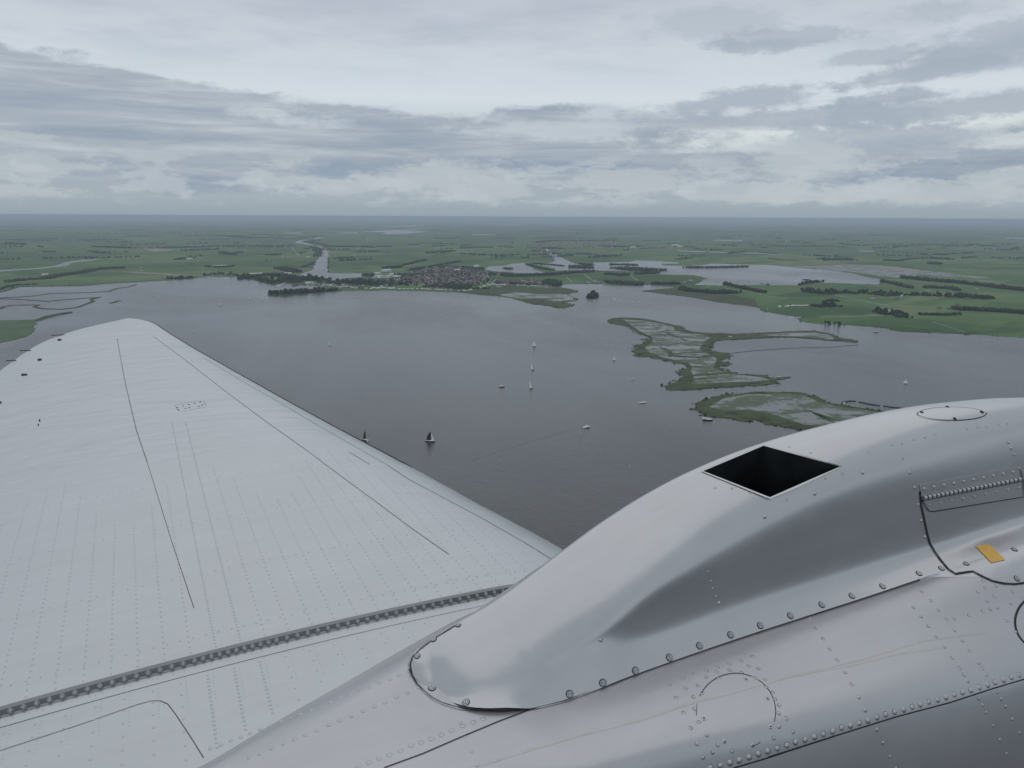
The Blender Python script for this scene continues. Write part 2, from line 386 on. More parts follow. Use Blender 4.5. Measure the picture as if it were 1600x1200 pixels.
LAKE = [(-900, 470), (-150, 456), (0, 456), (10, 451), (30, 447), (130, 446), (162, 443), (215, 440), (262, 437.5), (310, 435), (325, 432), (372, 433), (385, 437),
 (410, 438), (419, 442), (422, 445.5), (429, 447), (440, 441), (455, 434), (464, 430), (470, 428), (480, 424.5), (491, 420), (492, 412), (497, 402), (501, 394.5), (500, 388), (492, 384),
 (480, 382.5), (470, 381), (461.5, 379), (464, 377), (470, 375.3), (488, 374), (491, 372.2), (500, 370.2), (510, 370.8), (491, 373.6), (477, 376), (473, 378), (480, 380), (488, 382.5), (504, 386), (513, 391), (513, 402),
 (513, 420), (515, 426), (530, 427.5), (567, 427), (600, 431), (560, 433.5), (537, 435), (524, 440), (515, 441), (514, 435), (490, 433), (470, 432.5), (459, 434), (456, 440), (450, 443), (458, 445.5), (470, 446), (490, 447.5), (510, 449.5),
 (480, 451.5), (450, 453), (425, 454), (417, 460.5), (440, 461.5), (470, 458.5), (500, 457), (528, 455.5), (545, 455), (595, 454), (655, 455), (712, 457), (777, 463), (802, 467), (832, 475),
 (858, 478.5), (869, 481.5), (884, 482), (889, 479), (899, 477), (888, 474), (881, 472), (892, 470.5), (902, 470), (898, 466), (886, 460), (896, 458), (904, 456), (895, 452), (872, 449), (857, 446), (895, 444), (945, 444), (1000, 445), (1045, 447), (1056, 449.5),
 (1030, 452), (1002, 454.5), (1032, 459), (1082, 465), (1120, 472), (1187, 481), (1191, 486), (1210, 490), (1252, 495.5), (1247, 498.5), (1250, 501), (1262, 504.5), (1317, 508),
 (1375, 512), (1412, 519), (1475, 521), (1600, 528), (2400, 570)]
lake = GP(LAKE, .5)
lake += [Vector((9000, -4000, 0)), Vector((0, -9000, 0)), Vector((-9000, -3000, 0))]
poly_obj('lake_water', lake, .5, M_WATER, 0, None, 4, 5)
UPPER = [(850, 389), (855, 389), (868, 395), (882, 404), (895, 410.5), (910, 414), (924, 416), (927, 410), (957, 410), (985, 409), (990, 407), (1027, 407.5), (1061, 410.5), (1060, 412), (1034, 412.5),
 (1037, 414.5), (1070, 416), (1100, 414), (1112, 411.5), (1150, 413), (1200, 414), (1262, 419.5), (1300, 422.5), (1335, 427.5), (1360, 434), (1388, 438.5), (1375, 444.5), (1340, 444), (1285, 441.5), (1275, 440), (1255, 442),
 (1250, 446), (1165, 445.5), (1125, 446), (1085, 445), (1092, 441), (1105, 436), (1100, 433.5), (1085, 430), (1027, 429), (1000, 425), (970, 424), (930, 422.5), (895, 422.5), (873, 423), (850, 421), (862, 418),
 (840, 414), (829, 411.5), (836, 410.5), (855, 411.5), (866, 408), (865, 405), (855, 395)]
poly_obj('upper_lake_water', GP(UPPER, .5), .5, M_WATER, 0, None, 3, 4)
poly_obj('village_lake_water', GP([(757, 421), (764, 415.5), (788, 415), (800, 412), (820, 411), (824, 414), (832, 419), (845, 424), (857, 426), (820, 427), (800, 425.5), (770, 423.5)], .5), .5, M_WATER, 0, None, 3, 4)
poly_obj('left_river_water', GP([(-60, 425), (0, 422), (50, 419.5), (82, 416), (110, 408), (130, 405.5), (160, 404), (142, 407.5), (114, 410.5), (102, 416), (62, 420), (0, 424.3), (-60, 428)], .5), .5, M_WATER, 0, None, 3, 4)
for pl in ([(566, 361.4), (600, 360.2), (640, 357.6), (660, 358.3), (636, 360.4), (671, 362.2), (640, 365), (618, 366.5), (595, 366.6), (604, 363.4), (585, 362.7)],
           [(595, 353.6), (624, 352.6), (652, 352.0), (650, 354.2), (622, 354), (596, 354.2)], [(530, 363.5), (558, 363), (560, 364.5), (532, 365)],
           [(737, 366), (774, 366), (774, 367.4), (737, 367.4)], [(777, 351.8), (815, 350.3), (813, 352), (788, 353.2)], [(445, 363.3), (472, 363.2), (472, 364.8), (446, 364.9)],
           [(1570, 371.4), (1640, 371), (1640, 373.2), (1572, 372.8)], [(1115, 375), (1160, 375), (1160, 376.2), (1116, 376)], [(70, 379.6), (128, 385), (60, 386.3), (-20, 383)][:0] or [(868, 347.4), (905, 347.6), (890, 348.6)],
           [(1060, 391.4), (1180, 395), (1240, 400), (1180, 396.2), (1060, 393)], [(1340, 391.6), (1366, 391.4), (1366, 393), (1341, 393)]):
    poly_obj('far_water', GP(pl, .5), .5, M_WATER)
# flooded grounds behind the upper lake
poly_obj('flooded_meadow', GP([(1225, 416), (1268, 415.5), (1330, 413.3), (1360, 414.3), (1400, 417), (1450, 423.5), (1500, 429), (1552, 434.5), (1515, 435), (1460, 431), (1447, 429), (1400, 434), (1372, 431.5), (1340, 426), (1300, 421.8)], .7), .7, M_MARSH)
poly_obj('bare_soil_patch', GP([(1365, 417), (1395, 416.5), (1440, 423), (1450, 425.5), (1410, 424)], .76), .76, M_SAND)
poly_obj('bare_soil_patch', GP([(222, 389), (250, 388.6), (275, 391), (240, 393)], .1), .1, M_SAND)
poly_obj('bare_soil_patch', GP([(160, 424.2), (210, 424.5), (300, 429.5), (280, 430), (200, 425.6)], .1), .1, M_SAND)
# marshy fringe in front of the village
poly_obj('shore_marsh', GP([(760, 455.5), (800, 455), (846, 457), (884, 459), (895, 465), (897, 469), (880, 470.5), (872, 474), (886, 478), (870, 481), (858, 477.5), (834, 473.5), (806, 465.5), (780, 461)], .7), .7, M_MARSH)
poly_obj('reed_land', GP([(700, 452.5), (760, 450), (846, 451), (872, 449.3), (894, 452.4), (902, 456), (884, 458.5), (845, 459.5), (806, 456.5), (790, 458.5), (778, 461.5), (735, 457.4)], .9), .9, M_REED, .4, None, 4, 3)
poly_obj('reed_land', GP([(806, 466), (850, 467), (868, 471.5), (890, 469), (900, 470), (880, 472), (884, 475), (898, 477), (887, 479), (884, 481.4), (870, 481.2), (859, 477.8), (834, 474)], 1.0), 1.0, M_REED, .5, None, 4, 3)
poly_obj('reed_land', GP([(1002, 454.4), (1032, 451.5), (1060, 450), (1110, 456), (1180, 468), (1186, 480), (1120, 471.5), (1082, 464.5), (1032, 458.5)], .7), .7, M_REED, .3, None, 4, 3)
# green foreland bottom left
poly_obj('green_foreland', GP([(-500, 500), (0, 500.5), (55, 499), (70, 495.5), (112, 486.6), (86, 493.5), (56, 502.5), (53, 510), (50, 521), (30, 529), (0, 535), (-500, 560)], 1.1), 1.1, M_MARSHGREEN, .7, None, 6, 3)

def strip(name, pts, w, z, m, skirt=0.0, wob=0.0, sub=10.0, **props):
    """a strip of land, dyke or road along a ground line"""
    P = [G(p[0], p[1], z) for p in pts]; Q = []
    for a, b_ in zip(P, P[1:]):
        k = max(1, int(min(60, (b_-a).length/sub)))
        for j in range(k): Q.append(a.lerp(b_, j/k))
    Q.append(P[-1]); mb = MB(); A = []; B = []
    for i, q in enumerate(Q):
        d = (Q[min(i+1, len(Q)-1)]-Q[max(i-1, 0)]); d.z = 0
        if d.length == 0: d = Vector((1, 0, 0))
        d.normalize(); nn = Vector((-d.y, d.x, 0)); ww = w/2*(1+(rng.random()-.5)*wob)
        if wob and i in (0, len(Q)-1): ww *= .3
        o = nn*((rng.random()-.5)*wob*w*.3)
        A.append(q+nn*ww+o); B.append(q-nn*ww+o)
    rows = [A, B] if not skirt else [[p-Vector((0, 0, skirt)) for p in A], A, B, [p-Vector((0, 0, skirt)) for p in B]]
    mb.grid(np.array([[tuple(p) for p in r_] for r_ in rows]).transpose(1, 0, 2), flip=False)
    o = mb.build(name, m)
    for k, v in (props or {'kind': 'structure'}).items(): o[k] = v
    return o
# reed dykes standing in the water at the left
D1 = [(-200, 472), (0, 465.5), (50, 462.5), (82, 458), (135, 457), (170, 455), (185, 450), (200, 448), (214, 444.3)]
D2 = [(-150, 465), (0, 466.2), (37, 468), (75, 470.5), (107, 467.5), (135, 465.2), (156, 464.2), (143, 467), (145, 471), (120, 480), (95, 483), (67, 482), (54, 479.3), (60, 476), (22, 476.4), (7, 478.5), (0, 482), (-60, 490)]
strip('reed_dyke', D1, 9, 1.3, M_REED, 1.0, .7); strip('reed_dyke', D2, 10, 1.3, M_REED, 1.0, .7)
strip('reed_dyke', [(172, 473.3), (180, 471.5), (185, 469.6), (189, 470.2)], 12, 1.3, M_REED, 1.0, .6)
strip('reed_dyke', [(56, 500), (72, 494.5), (90, 490.5), (112, 486.6)], 14, 2.2, M_REED, 1.7, .8)
strip('reed_dyke', [(-40, 458), (0, 455.8), (30, 447.5), (130, 446), (165, 442.5), (215, 440), (300, 435)], 12, 1.5, M_REED, 1.0, .6)

# ---- the two reed islands
z4 = lambda L: [(900+a/4, 400+b_/4) for a, b_ in L]
z5 = lambda L: [(1200+a/4, 320+b_/4) for a, b_ in L]
zB = lambda L: [(1080+a/4.706, 600+b_/4.706) for a, b_ in L]
islA = z4([(205, 400), (235, 388), (330, 385), (430, 392), (520, 410), (600, 428), (650, 440), (700, 465), (800, 480), (900, 481), (1000, 487), (1150, 480), (1350, 470), (1490, 465), (1560, 480)]) + \
    z5([(380, 800), (440, 828), (510, 842), (565, 852), (550, 860), (440, 850), (400, 850), (300, 838), (150, 828), (0, 829)]) + \
    z4([(1080, 518), (970, 522), (900, 526), (860, 535), (850, 565), (820, 590), (900, 600), (950, 606), (962, 615), (950, 635), (880, 650), (965, 672), (960, 682), (880, 690), (980, 725), (1020, 737), (1180, 743), (1235, 766), (1325, 753), (1326, 762), (1245, 773),
        (1252, 795), (1180, 805), (920, 820), (720, 836), (580, 836), (560, 810), (600, 795), (640, 772), (670, 745), (635, 735), (645, 712), (690, 705), (700, 690), (670, 672), (610, 667), (600, 657), (540, 652), (530, 643), (490, 641), (480, 628), (385, 628), (360, 597), (365, 578), (400, 575),
        (367, 570), (372, 552), (430, 552), (415, 540), (450, 530), (405, 520), (460, 517), (455, 503), (390, 487), (350, 453), (320, 438), (240, 426), (205, 412)])
poly_obj('reed_island', GP(islA, 1.0), 1.0, M_REED, .8, None, 5, 3)
islB = zB([(0, 182), (45, 172), (43, 135), (100, 115), (240, 75), (400, 65), (600, 57), (810, 61), (860, 82), (920, 90), (970, 115), (1010, 140), (1100, 150), (1170, 163), (1260, 175), (1430, 200), (1560, 225), (1560, 320), (1300, 380), (1000, 390), (830, 345), (740, 325), (670, 310), (640, 295), (600, 300), (540, 296), (520, 272),
           (460, 258), (415, 275), (370, 272), (330, 262), (300, 252), (230, 245), (90, 228), (76, 203), (40, 190)])
poly_obj('reed_island', GP(islB, 1.0), 1.0, M_REED, .8, None, 5, 2)
poly_obj('island_marsh', GP(z4([(300, 398), (420, 404), (540, 424), (605, 440), (620, 468), (680, 480), (790, 492), (840, 510), (800, 535), (770, 580), (800, 600), (880, 640), (860, 700), (960, 738), (1150, 755), (1215, 775), (1100, 785), (900, 790), (720, 800), (740, 770), (720, 720),
        (725, 690), (700, 665), (620, 650), (520, 628), (450, 596), (430, 575), (480, 535), (475, 505), (400, 470), (350, 435)]), 1.06), 1.06, M_MARSH)
poly_obj('island_marsh', GP(z4([(1130, 492), (1350, 480), (1480, 475), (1540, 488)])+z5([(380, 812), (415, 835), (400, 842), (250, 826), (50, 820)]), 1.06), 1.06, M_MARSH)
poly_obj('island_marsh', GP(zB([(135, 168), (240, 105), (420, 75), (700, 70), (830, 82), (930, 130), (1050, 160), (1250, 190), (1400, 208), (1400, 260), (1200, 300), (1000, 300), (830, 300), (640, 232), (430, 190), (250, 200)]), 1.06), 1.06, M_MARSH)
for pl, w in (([(560, 478), (620, 500), (700, 532)], 5), ([(480, 490), (640, 487), (700, 483)], 4), ([(520, 567), (580, 590), (600, 615), (580, 630)], 8), ([(540, 470), (590, 478)], 9), ([(480, 440), (530, 452)], 6),
              ([(610, 625), (760, 632), (880, 622), (950, 625)], 14), ([(640, 605), (800, 600), (860, 600)], 12), ([(690, 750), (860, 735), (960, 728)], 10), ([(640, 530), (780, 534), (850, 530)], 4), ([(700, 690), (790, 690)], 8), ([(750, 765), (880, 760)], 10)):
    strip('reed_strip', z4(pl), w, 1.3, M_REED, .3, .8)
for pl, w in (([(820, 180), (900, 208), (1000, 262), (1060, 285)], 5), ([(900, 208), (1040, 262), (1110, 268)], 8), ([(1180, 225), (1230, 240)], 4)):
    strip('reed_strip', zB(pl), w, 1.3, M_REED, .3, .8)
# stone breakwaters and the line of stakes
M_ROCK = noisy('breakwater_rock', (.03, .034, .036), (.06, .062, .06), .5, .9)
for k, pl in enumerate(([(1100, 150), (1130, 128), (1170, 121), (1212, 123)], [(1230, 127), (1300, 142), (1390, 157)], [(1412, 158), (1490, 168), (1585, 178)], [(1600, 180), (1760, 196)])):
    o = strip('stone_breakwater', zB(pl), 4.5, 1.4, M_ROCK, 1.3, .3); del o['kind']
    o['label'] = ['curved dark breakwater joining the near reed island at its far side', 'dark stone breakwater between the curved one and the engine nacelle', 'dark stone breakwater that runs up to the engine nacelle outline', 'low breakwater tail behind the engine nacelle'][k]
    o['category'] = 'breakwater'; o['group'] = 'breakwaters off the near reed island'
o = strip('stake_line', [(1138, 552), (1180, 547.5), (1230, 544), (1300, 542), (1342, 538.5)], 1.6, .9, M_ROCK, .5, .6); del o['kind']  # the stakes, simplified to one continuous strip
o['label'] = 'long thin dark line of stakes across the water right of the big reed island'; o['category'] = 'stake line'
o = strip('reed_dyke', z4([(930, 608), (960, 635)]), 3, 1.2, M_REED, .7)
# pier of the harbour, roads, drives
strip('harbour_pier', [(431, 448.5), (448, 440), (464, 431.5)], 8, 1.6, M_QUAY, 1.2, label='pale straight pier at the mouth of the canal', category='pier')
for pl, w in (([(882, 400), (940, 398.5), (1010, 396.5), (1110, 395.5), (1200, 401), (1330, 414)], 7), ([(1305, 461.5), (1350, 470), (1390, 478.5)], 6), ([(1200, 463.5), (1300, 467), (1400, 477), (1500, 485)], 4), ([(1280, 495.5), (1340, 494), (1380, 492.5)], 7),
              ([(456, 387), (467, 400)], 6), ([(439, 400), (443, 403)], 6), ([(552, 400), (557, 395)], 5), ([(60, 385.6), (128, 385.2)], 9), ([(1215, 392.6), (1270, 392.6)], 8), ([(913, 428), (930, 442)], 5), ([(985, 431), (997, 438)], 5), ([(885, 433), (893, 440)], 4),
              ([(1140, 420), (1240, 424)], 0), ([(762, 430), (760, 440), (764, 447), (775, 436)], 5), ([(1130, 449), (1175, 457), (1195, 460)], 6), ([(1480, 491), (1600, 493)], 4), ([(705, 404), (718, 401)], 5), ([(1455, 502), (1478, 509), (1508, 519)], 3), ([(0, 427), (110, 425)], 4),
              ([(1500, 385), (1600, 400)], 6), ([(1225, 416), (1400, 414.4), (1460, 414.6)], 5), ([(1530, 438), (1600, 447)], 8)):
    if w: strip('farm_road', pl, w, .15, M_ROAD)
# ditches, as thin dark lines between fields
M_DITCH = noisy('reedy_ditch', (.030, .042, .026), (.045, .055, .035), .05, .9)
for k in range(46):
    x0 = rng.uniform(-100, 1700); y0 = rng.choice([rng.uniform(380, 425), rng.uniform(455, 515)])
    if y0 > 450 and x0 < 1150+abs(y0-470)*3: continue
    p = G(x0, y0); a = .35+(math.pi/2 if rng.random() < .4 else 0)+rng.normal()*.05; L = rng.uniform(200, 600)
    mbb = MB(); mbb.box((p.x, p.y, .08), (L, 2.5+y0*0, .1), a); mbb.build('ditch', M_DITCH, kind='structure')
# wakes
M_WAKE, t_, b_w = mat('wake_water', (.020, .025, .030), .32, 0, .35)
for pl, w in (([(912, 669.5), (880, 675), (830, 690), (770, 708), (735, 720)], 3.6), ([(914, 671), (909, 682), (905, 692)], 1.6)):
    strip('wake', pl, w, .53, M_WAKE, 0, .5, 14)

# ================================================================== TREES
def leaf_mat(name, c0, c1):
    m, t, b = mat(name, c0, .9, 0, .1)
    oi = t.new('ShaderNodeObjectInfo').outputs['Random']
    pos = t.new('ShaderNodeNewGeometry').outputs['Position']
    f = t.smooth(t.m('ADD', t.m('MULTIPLY', t.noise(pos, .12, 4, .7), .8), t.m('MULTIPLY', oi, .2)), .38, .72)
    t.put(b.inputs['Base Color'], t.mix(f, (*c0, 1), (*c1, 1))); return m
M_LEAF = leaf_mat('dark_foliage', (.022, .036, .020), (.052, .076, .036))
M_BARK = noisy('bark', (.05, .04, .03), (.09, .07, .055), 2, .9)
ICO = None
def ico_verts(sub):
    bm = bmesh.new(); bmesh.ops.create_icosphere(bm, subdivisions=sub, radius=1)
    v = np.array([tuple(p.co) for p in bm.verts]); f = [tuple(q.index for q in p.verts) for p in bm.faces]; bm.free(); return v, f
I1 = ico_verts(1); I2 = ico_verts(2)
def crown(mb, cx, cy, cz, w, h, n=9, leaves=60, r=rng):
    """several ragged leaf masses and loose leaf clumps spread through the crown's volume"""
    for k in range(n):
        a = r.uniform(0, 6.283); q = math.sqrt(r.random())*.6
        x = cx+math.cos(a)*q*w*.5; y = cy+math.sin(a)*q*w*.5; z = cz+h*(.5+(r.random()-.5)*.75*(1-q*.5))
        s = r.uniform(.22, .42); v, f = I1
        d = v*np.array([w*s, w*s, h*s*.8])*(1+(r.random((len(v), 1))-.5)*.55)
        mb.add(d+np.array([x, y, z]), f)
    for k in range(leaves):
        d = r.normal(size=3); d /= np.linalg.norm(d); q = r.uniform(.75, 1.1)
        p = np.array([cx, cy, cz+h*.5])+d*np.array([w*.5, w*.5, h*.5])*q
        e = r.normal(size=(3, 3))*w*.07
        mb.add([p+e[0], p+e[1], p+e[2]], [(0, 1, 2)])
def make_tree(w, h, n, kind='tree'):
    root = thing(kind, '', 'tree')
    tr = MB(); tr.tube((0, 0, 0), (0, 0, h*.45), w*.05, w*.03, 6)
    for k in range(4):
        a = k*1.7+.4; tr.tube((0, 0, h*(.2+.05*k)), (math.cos(a)*w*.28, math.sin(a)*w*.28, h*(.5+.04*k)), w*.022, w*.012, 4)
    tr.build('trunk', M_BARK, root)
    c = MB(); crown(c, 0, 0, h*.13, w, h*.87, n); c.build('crown', M_LEAF, root)
    return root
PROTO = [make_tree(11, 13, 9), make_tree(13, 12, 10), make_tree(9, 15, 8), make_tree(12, 16, 11)]
used = [False]*4
def copy_tree(o, parent=None):
    c = o.copy(); SC.collection.objects.link(c); c.parent = parent
    for ch in list(o.children): copy_tree(ch, c)
    return c
M_REED2 = leaf_mat('reed_tufts', (.018, .024, .014), (.042, .050, .028))
PRI = []; STUFF = MB(); NT_ = [0]
def place_tree(p, s, label, group):
    k = int(rng.integers(4)); o = PROTO[k] if not used[k] else copy_tree(PROTO[k]); used[k] = True
    o.location = p; o.rotation_euler = (0, 0, rng.uniform(0, 6.28)); o.scale = (s*rng.uniform(.85, 1.15), s*rng.uniform(.85, 1.15), s*rng.uniform(.85, 1.1))
    o['label'] = label; o['category'] = 'tree'; o['group'] = group; NT_[0] += 1
def stuff_tree(mb, p, w, h, n=2):
    for k in range(n):
        v, f = I1 if w > 0 else I2
        d = v*np.array([w*.5, w*.5, h*.5])*(1+(rng.random((len(v), 1))-.5)*.6)*rng.uniform(.7, 1.05)
        mb.add(d+np.array([p[0]+rng.normal()*w*.3, p[1]+rng.normal()*w*.3, h*.42]), f)
# (line of foot points, tree count, width of the belt in m, label, group, size)
BELTS = [
 ([(424, 460), (440, 460.5), (468, 458), (500, 456.5), (528, 454.5)], 34, 12, 'dark round tree on the low spit between the lake and the harbour mouth', 'trees on the harbour spit', 1.0),
 ([(461, 442), (463, 437.5), (480, 437), (492, 439), (505, 438.5), (512, 439)], 34, 55, 'big dark tree in the clump right of the pale harbour pier', 'trees beside the harbour pier', 1.25),
 ([(530, 443), (550, 444), (580, 445), (600, 446.5), (625, 447)], 60, 150, 'tree of the dark wood on the headland right of the canal mouth', 'trees of the headland wood', 1.05),
 ([(395, 436), (410, 438), (422, 441), (432, 444), (445, 438)], 30, 60, 'dark tree of the wood left of the harbour pier', 'trees left of the harbour pier', 1.05),
 ([(262, 436.5), (282, 436), (305, 434.5)], 12, 14, 'small dark tree on the lake shore far left of the harbour', 'trees on the left lake shore', .8),
 ([(322, 431), (345, 429), (375, 431), (395, 433)], 16, 18, 'dark tree of the row on the shore just left of the harbour wood', 'shore row left of the harbour wood', .85),
 ([(924, 466), (927, 464), (931, 464.5), (929, 466.5)], 5, 22, 'leafy tree on the tiny islet in the narrows', 'trees of the tiny islet', 1.1),
 ([(1250, 446), (1262, 444), (1275, 441.5), (1287, 441.5)], 12, 16, 'bushy tree on the point of land at the right end of the upper lake', 'trees on the upper lake point', .9),
 ([(1262, 456), (1290, 460), (1320, 458), (1345, 460)], 26, 30, 'dark tree in the left half of the long belt across the right meadows', 'left half of the long meadow belt', 1.0),
 ([(1355, 459), (1390, 463), (1412, 462), (1440, 462), (1480, 464), (1550, 468)], 34, 30, 'dark tree in the right half of the long belt across the right meadows', 'right half of the long meadow belt', 1.0),
 ([(1290, 478), (1300, 480), (1310, 480)], 9, 30, 'tree of the square clump in the right meadow', 'trees of the square clump', .9),
 ([(1374, 488), (1384, 492), (1400, 491), (1412, 496), (1424, 497)], 16, 22, 'tree around the farmstead nearest the right shore', 'trees round the shore farm', .95),
 ([(1289, 507), (1293, 507), (1308, 508), (1317, 508)], 5, 6, 'low bush on the water edge of the right shore', 'bushes on the right shore', .7),
]
for pts, n, bw, lab, grp, sz in BELTS:
    under = MB()
    P = [G(*p) for p in pts]; L = [0]
    for a, b_ in zip(P, P[1:]): L.append(L[-1]+(b_-a).length)
    for i in range(n):
        s = L[-1]*(i+rng.random()*.8)/n; k = max(j for j in range(len(L)-1) if L[j] <= s); f = (s-L[k])/(L[k+1]-L[k]+1e-9)
        q = P[k].lerp(P[k+1], f); q = q+Vector((rng.uniform(-.5, .5), rng.uniform(-.1, .9), 0))*bw; q.z = .4
        place_tree(q, sz*rng.uniform(.75, 1.2), lab, grp)
        for r_ in range(5 if sz > .75 else 0):
            f2 = min(1.0, max(0.0, (s+rng.normal()*8-L[k])/(L[k+1]-L[k]+1e-9))); q2 = P[k].lerp(P[k+1], f2); q2 = q2+Vector((rng.uniform(-.5, .5), rng.uniform(-.1, .9), 0))*bw
            stuff_tree(under, (q2.x, q2.y), 9*sz*rng.uniform(.6, 1.1), 9*sz*rng.uniform(.5, 1.1), 1)
    if under.v: under.build('undergrowth', M_LEAF, kind='stuff')
# long hedgerows and woods further off: too many trees to count
WOODS = [
 ([(10, 441), (40, 438), (70, 436), (100, 430), (125, 427), (148, 422.5)], 150, 40, 11, 'left_wood'), ([(156, 421), (170, 420), (191, 419.5)], 34, 25, 11, ''),
 ([(1408, 435), (1450, 439), (1500, 443), (1560, 450), (1610, 456)], 130, 16, 15, ''), ([(1487, 483.5), (1530, 486), (1570, 488), (1620, 492)], 70, 12, 12, ''),
 ([(1378, 440), (1395, 444), (1425, 451)], 40, 14, 12, ''), ([(1446, 450), (1480, 451), (1500, 455)], 40, 20, 12, ''), ([(1436, 492), (1470, 493), (1500, 492)], 30, 10, 8, ''), ([(1500, 462), (1520, 465), (1553, 467)], 40, 14, 12, ''),
 ([(948, 442), (965, 443), (1002, 445)], 70, 22, 14, ''), ([(1020, 444), (1040, 445), (1060, 444)], 30, 20, 12, ''), ([(858, 440), (868, 444), (872, 446), (850, 443)], 50, 35, 14, ''), ([(775, 442), (800, 444), (830, 446), (850, 447)], 70, 20, 9, ''),
 ([(770, 429), (800, 432), (830, 431), (860, 430), (890, 427), (925, 425)], 170, 50, 12, ''), ([(948, 429), (970, 431), (980, 430)], 36, 25, 12, ''), ([(995, 429), (1010, 428), (1026, 427)], 40, 30, 12, ''),
 ([(972, 420), (990, 422), (1010, 423), (1026, 423)], 110, 90, 14, ''), ([(952, 414), (975, 414), (995, 415)], 40, 25, 10, ''), ([(824, 413.5), (835, 417), (850, 421), (866, 423)], 50, 18, 10, ''), ([(833, 412), (860, 414), (880, 416)], 40, 14, 8, ''),
 ([(892, 418), (905, 418), (920, 419)], 50, 45, 13, ''), ([(905, 413), (925, 415)], 24, 20, 10, ''), ([(1070, 418.5), (1100, 418.5), (1135, 418), (1168, 417)], 70, 22, 10, ''), ([(787, 420), (795, 421), (799, 420.5)], 16, 14, 10, ''),
 ([(1065, 452), (1080, 456), (1100, 457), (1120, 459), (1150, 458)], 90, 28, 12, ''), ([(1132, 444), (1150, 449), (1170, 453), (1195, 458)], 60, 18, 11, ''), ([(1270, 478), (1285, 480)], 20, 15, 8, ''), ([(1290, 471), (1310, 471)], 20, 10, 8, ''),
 ([(567, 430), (575, 431), (585, 430)], 16, 20, 11, ''), ([(600, 420), (615, 419), (625, 418)], 50, 25, 14, ''), ([(628, 416), (650, 410), (665, 407)], 40, 14, 11, ''), ([(660, 420), (690, 414), (720, 409)], 40, 14, 11, ''),
 ([(625, 430), (640, 432), (655, 430)], 40, 40, 12, ''), ([(640, 423), (660, 420), (680, 418), (700, 417), (730, 419), (755, 421)], 90, 40, 11, ''), ([(700, 446), (712, 449), (720, 448), (735, 447)], 60, 50, 12, ''), ([(660, 448), (690, 449), (720, 452), (760, 452)], 40, 20, 9, ''),
 ([(494, 402), (498, 398), (495, 390), (490, 386)], 60, 60, 10, ''), ([(470, 418), (480, 416), (491, 411)], 24, 14, 9, ''), ([(438, 420), (452, 423), (462, 426)], 60, 50, 14, ''), ([(380, 436), (400, 432), (430, 430), (450, 433)], 80, 60, 12, ''), ([(415, 399), (425, 399), (438, 398)], 26, 25, 11, ''),
 ([(320, 417), (345, 418), (365, 416)], 40, 16, 9, ''), ([(275, 406), (285, 405), (302, 403.5)], 40, 25, 11, ''), ([(347, 394.5), (360, 397), (378, 394)], 40, 40, 11, ''), ([(68, 394), (86, 394)], 20, 20, 11, ''), ([(0, 453), (10, 449), (25, 446), (60, 445)], 30, 10, 6, ''),
 ([(508, 385), (530, 386), (558, 386)], 60, 30, 12, ''), ([(474, 378), (490, 380), (508, 383)], 50, 40, 11, ''), ([(565, 386), (584, 387)], 24, 25, 12, ''), ([(590, 386), (610, 386)], 14, 20, 11, ''), ([(640, 383), (653, 383)], 14, 20, 11, ''),
 ([(720, 388), (745, 387), (770, 387)], 50, 35, 11, ''), ([(665, 396), (690, 396), (705, 393)], 30, 25, 10, ''), ([(1285, 405), (1305, 406), (1328, 407)], 60, 60, 13, ''), ([(1380, 407), (1410, 408)], 24, 20, 11, ''), ([(1452, 412.5), (1468, 413)], 24, 30, 14, ''), ([(1455, 404), (1480, 405)], 24, 20, 12, ''),
 ([(1460, 398.5), (1480, 398.5)], 18, 20, 12, ''), ([(1437, 398), (1449, 398)], 12, 15, 11, ''), ([(1500, 404), (1525, 402)], 20, 20, 11, ''), ([(1590, 404), (1610, 404)], 12, 15, 11, ''), ([(1425, 382), (1480, 383), (1560, 384.5)], 90, 25, 12, ''), ([(1315, 381), (1340, 384), (1375, 383)], 50, 60, 12, ''),
 ([(1215, 378), (1225, 378)], 12, 20, 10, ''), ([(1235, 378), (1250, 377.5)], 16, 20, 10, ''), ([(1285, 374), (1307, 374)], 20, 20, 10, ''), ([(1200, 384), (1260, 385), (1320, 386)], 60, 25, 9, ''), ([(1555, 390), (1580, 391), (1590, 387)], 40, 30, 12, ''), ([(1200, 404), (1225, 407), (1245, 407)], 30, 12, 7, ''),
 ([(145, 386), (165, 386.5), (205, 388)], 100, 90, 12, ''), ([(255, 387), (290, 387), (340, 385), (460, 385)], 140, 40, 11, ''), ([(290, 369), (340, 368), (400, 372), (440, 371)], 160, 130, 13, ''), ([(0, 382), (40, 383)], 30, 25, 10, ''), ([(125, 375), (140, 376)], 14, 20, 10, ''), ([(0, 375), (90, 373)], 50, 20, 9, ''),
 ([(840, 379), (870, 376), (900, 377), (960, 376)], 200, 110, 13, ''), ([(940, 385), (985, 386), (1000, 385)], 60, 40, 12, ''), ([(860, 388), (880, 389)], 30, 30, 12, ''), ([(780, 386), (800, 387)], 20, 20, 10, ''), ([(1055, 386), (1085, 386)], 30, 25, 11, ''), ([(720, 385), (735, 383)], 16, 20, 10, ''),
]
wm = []
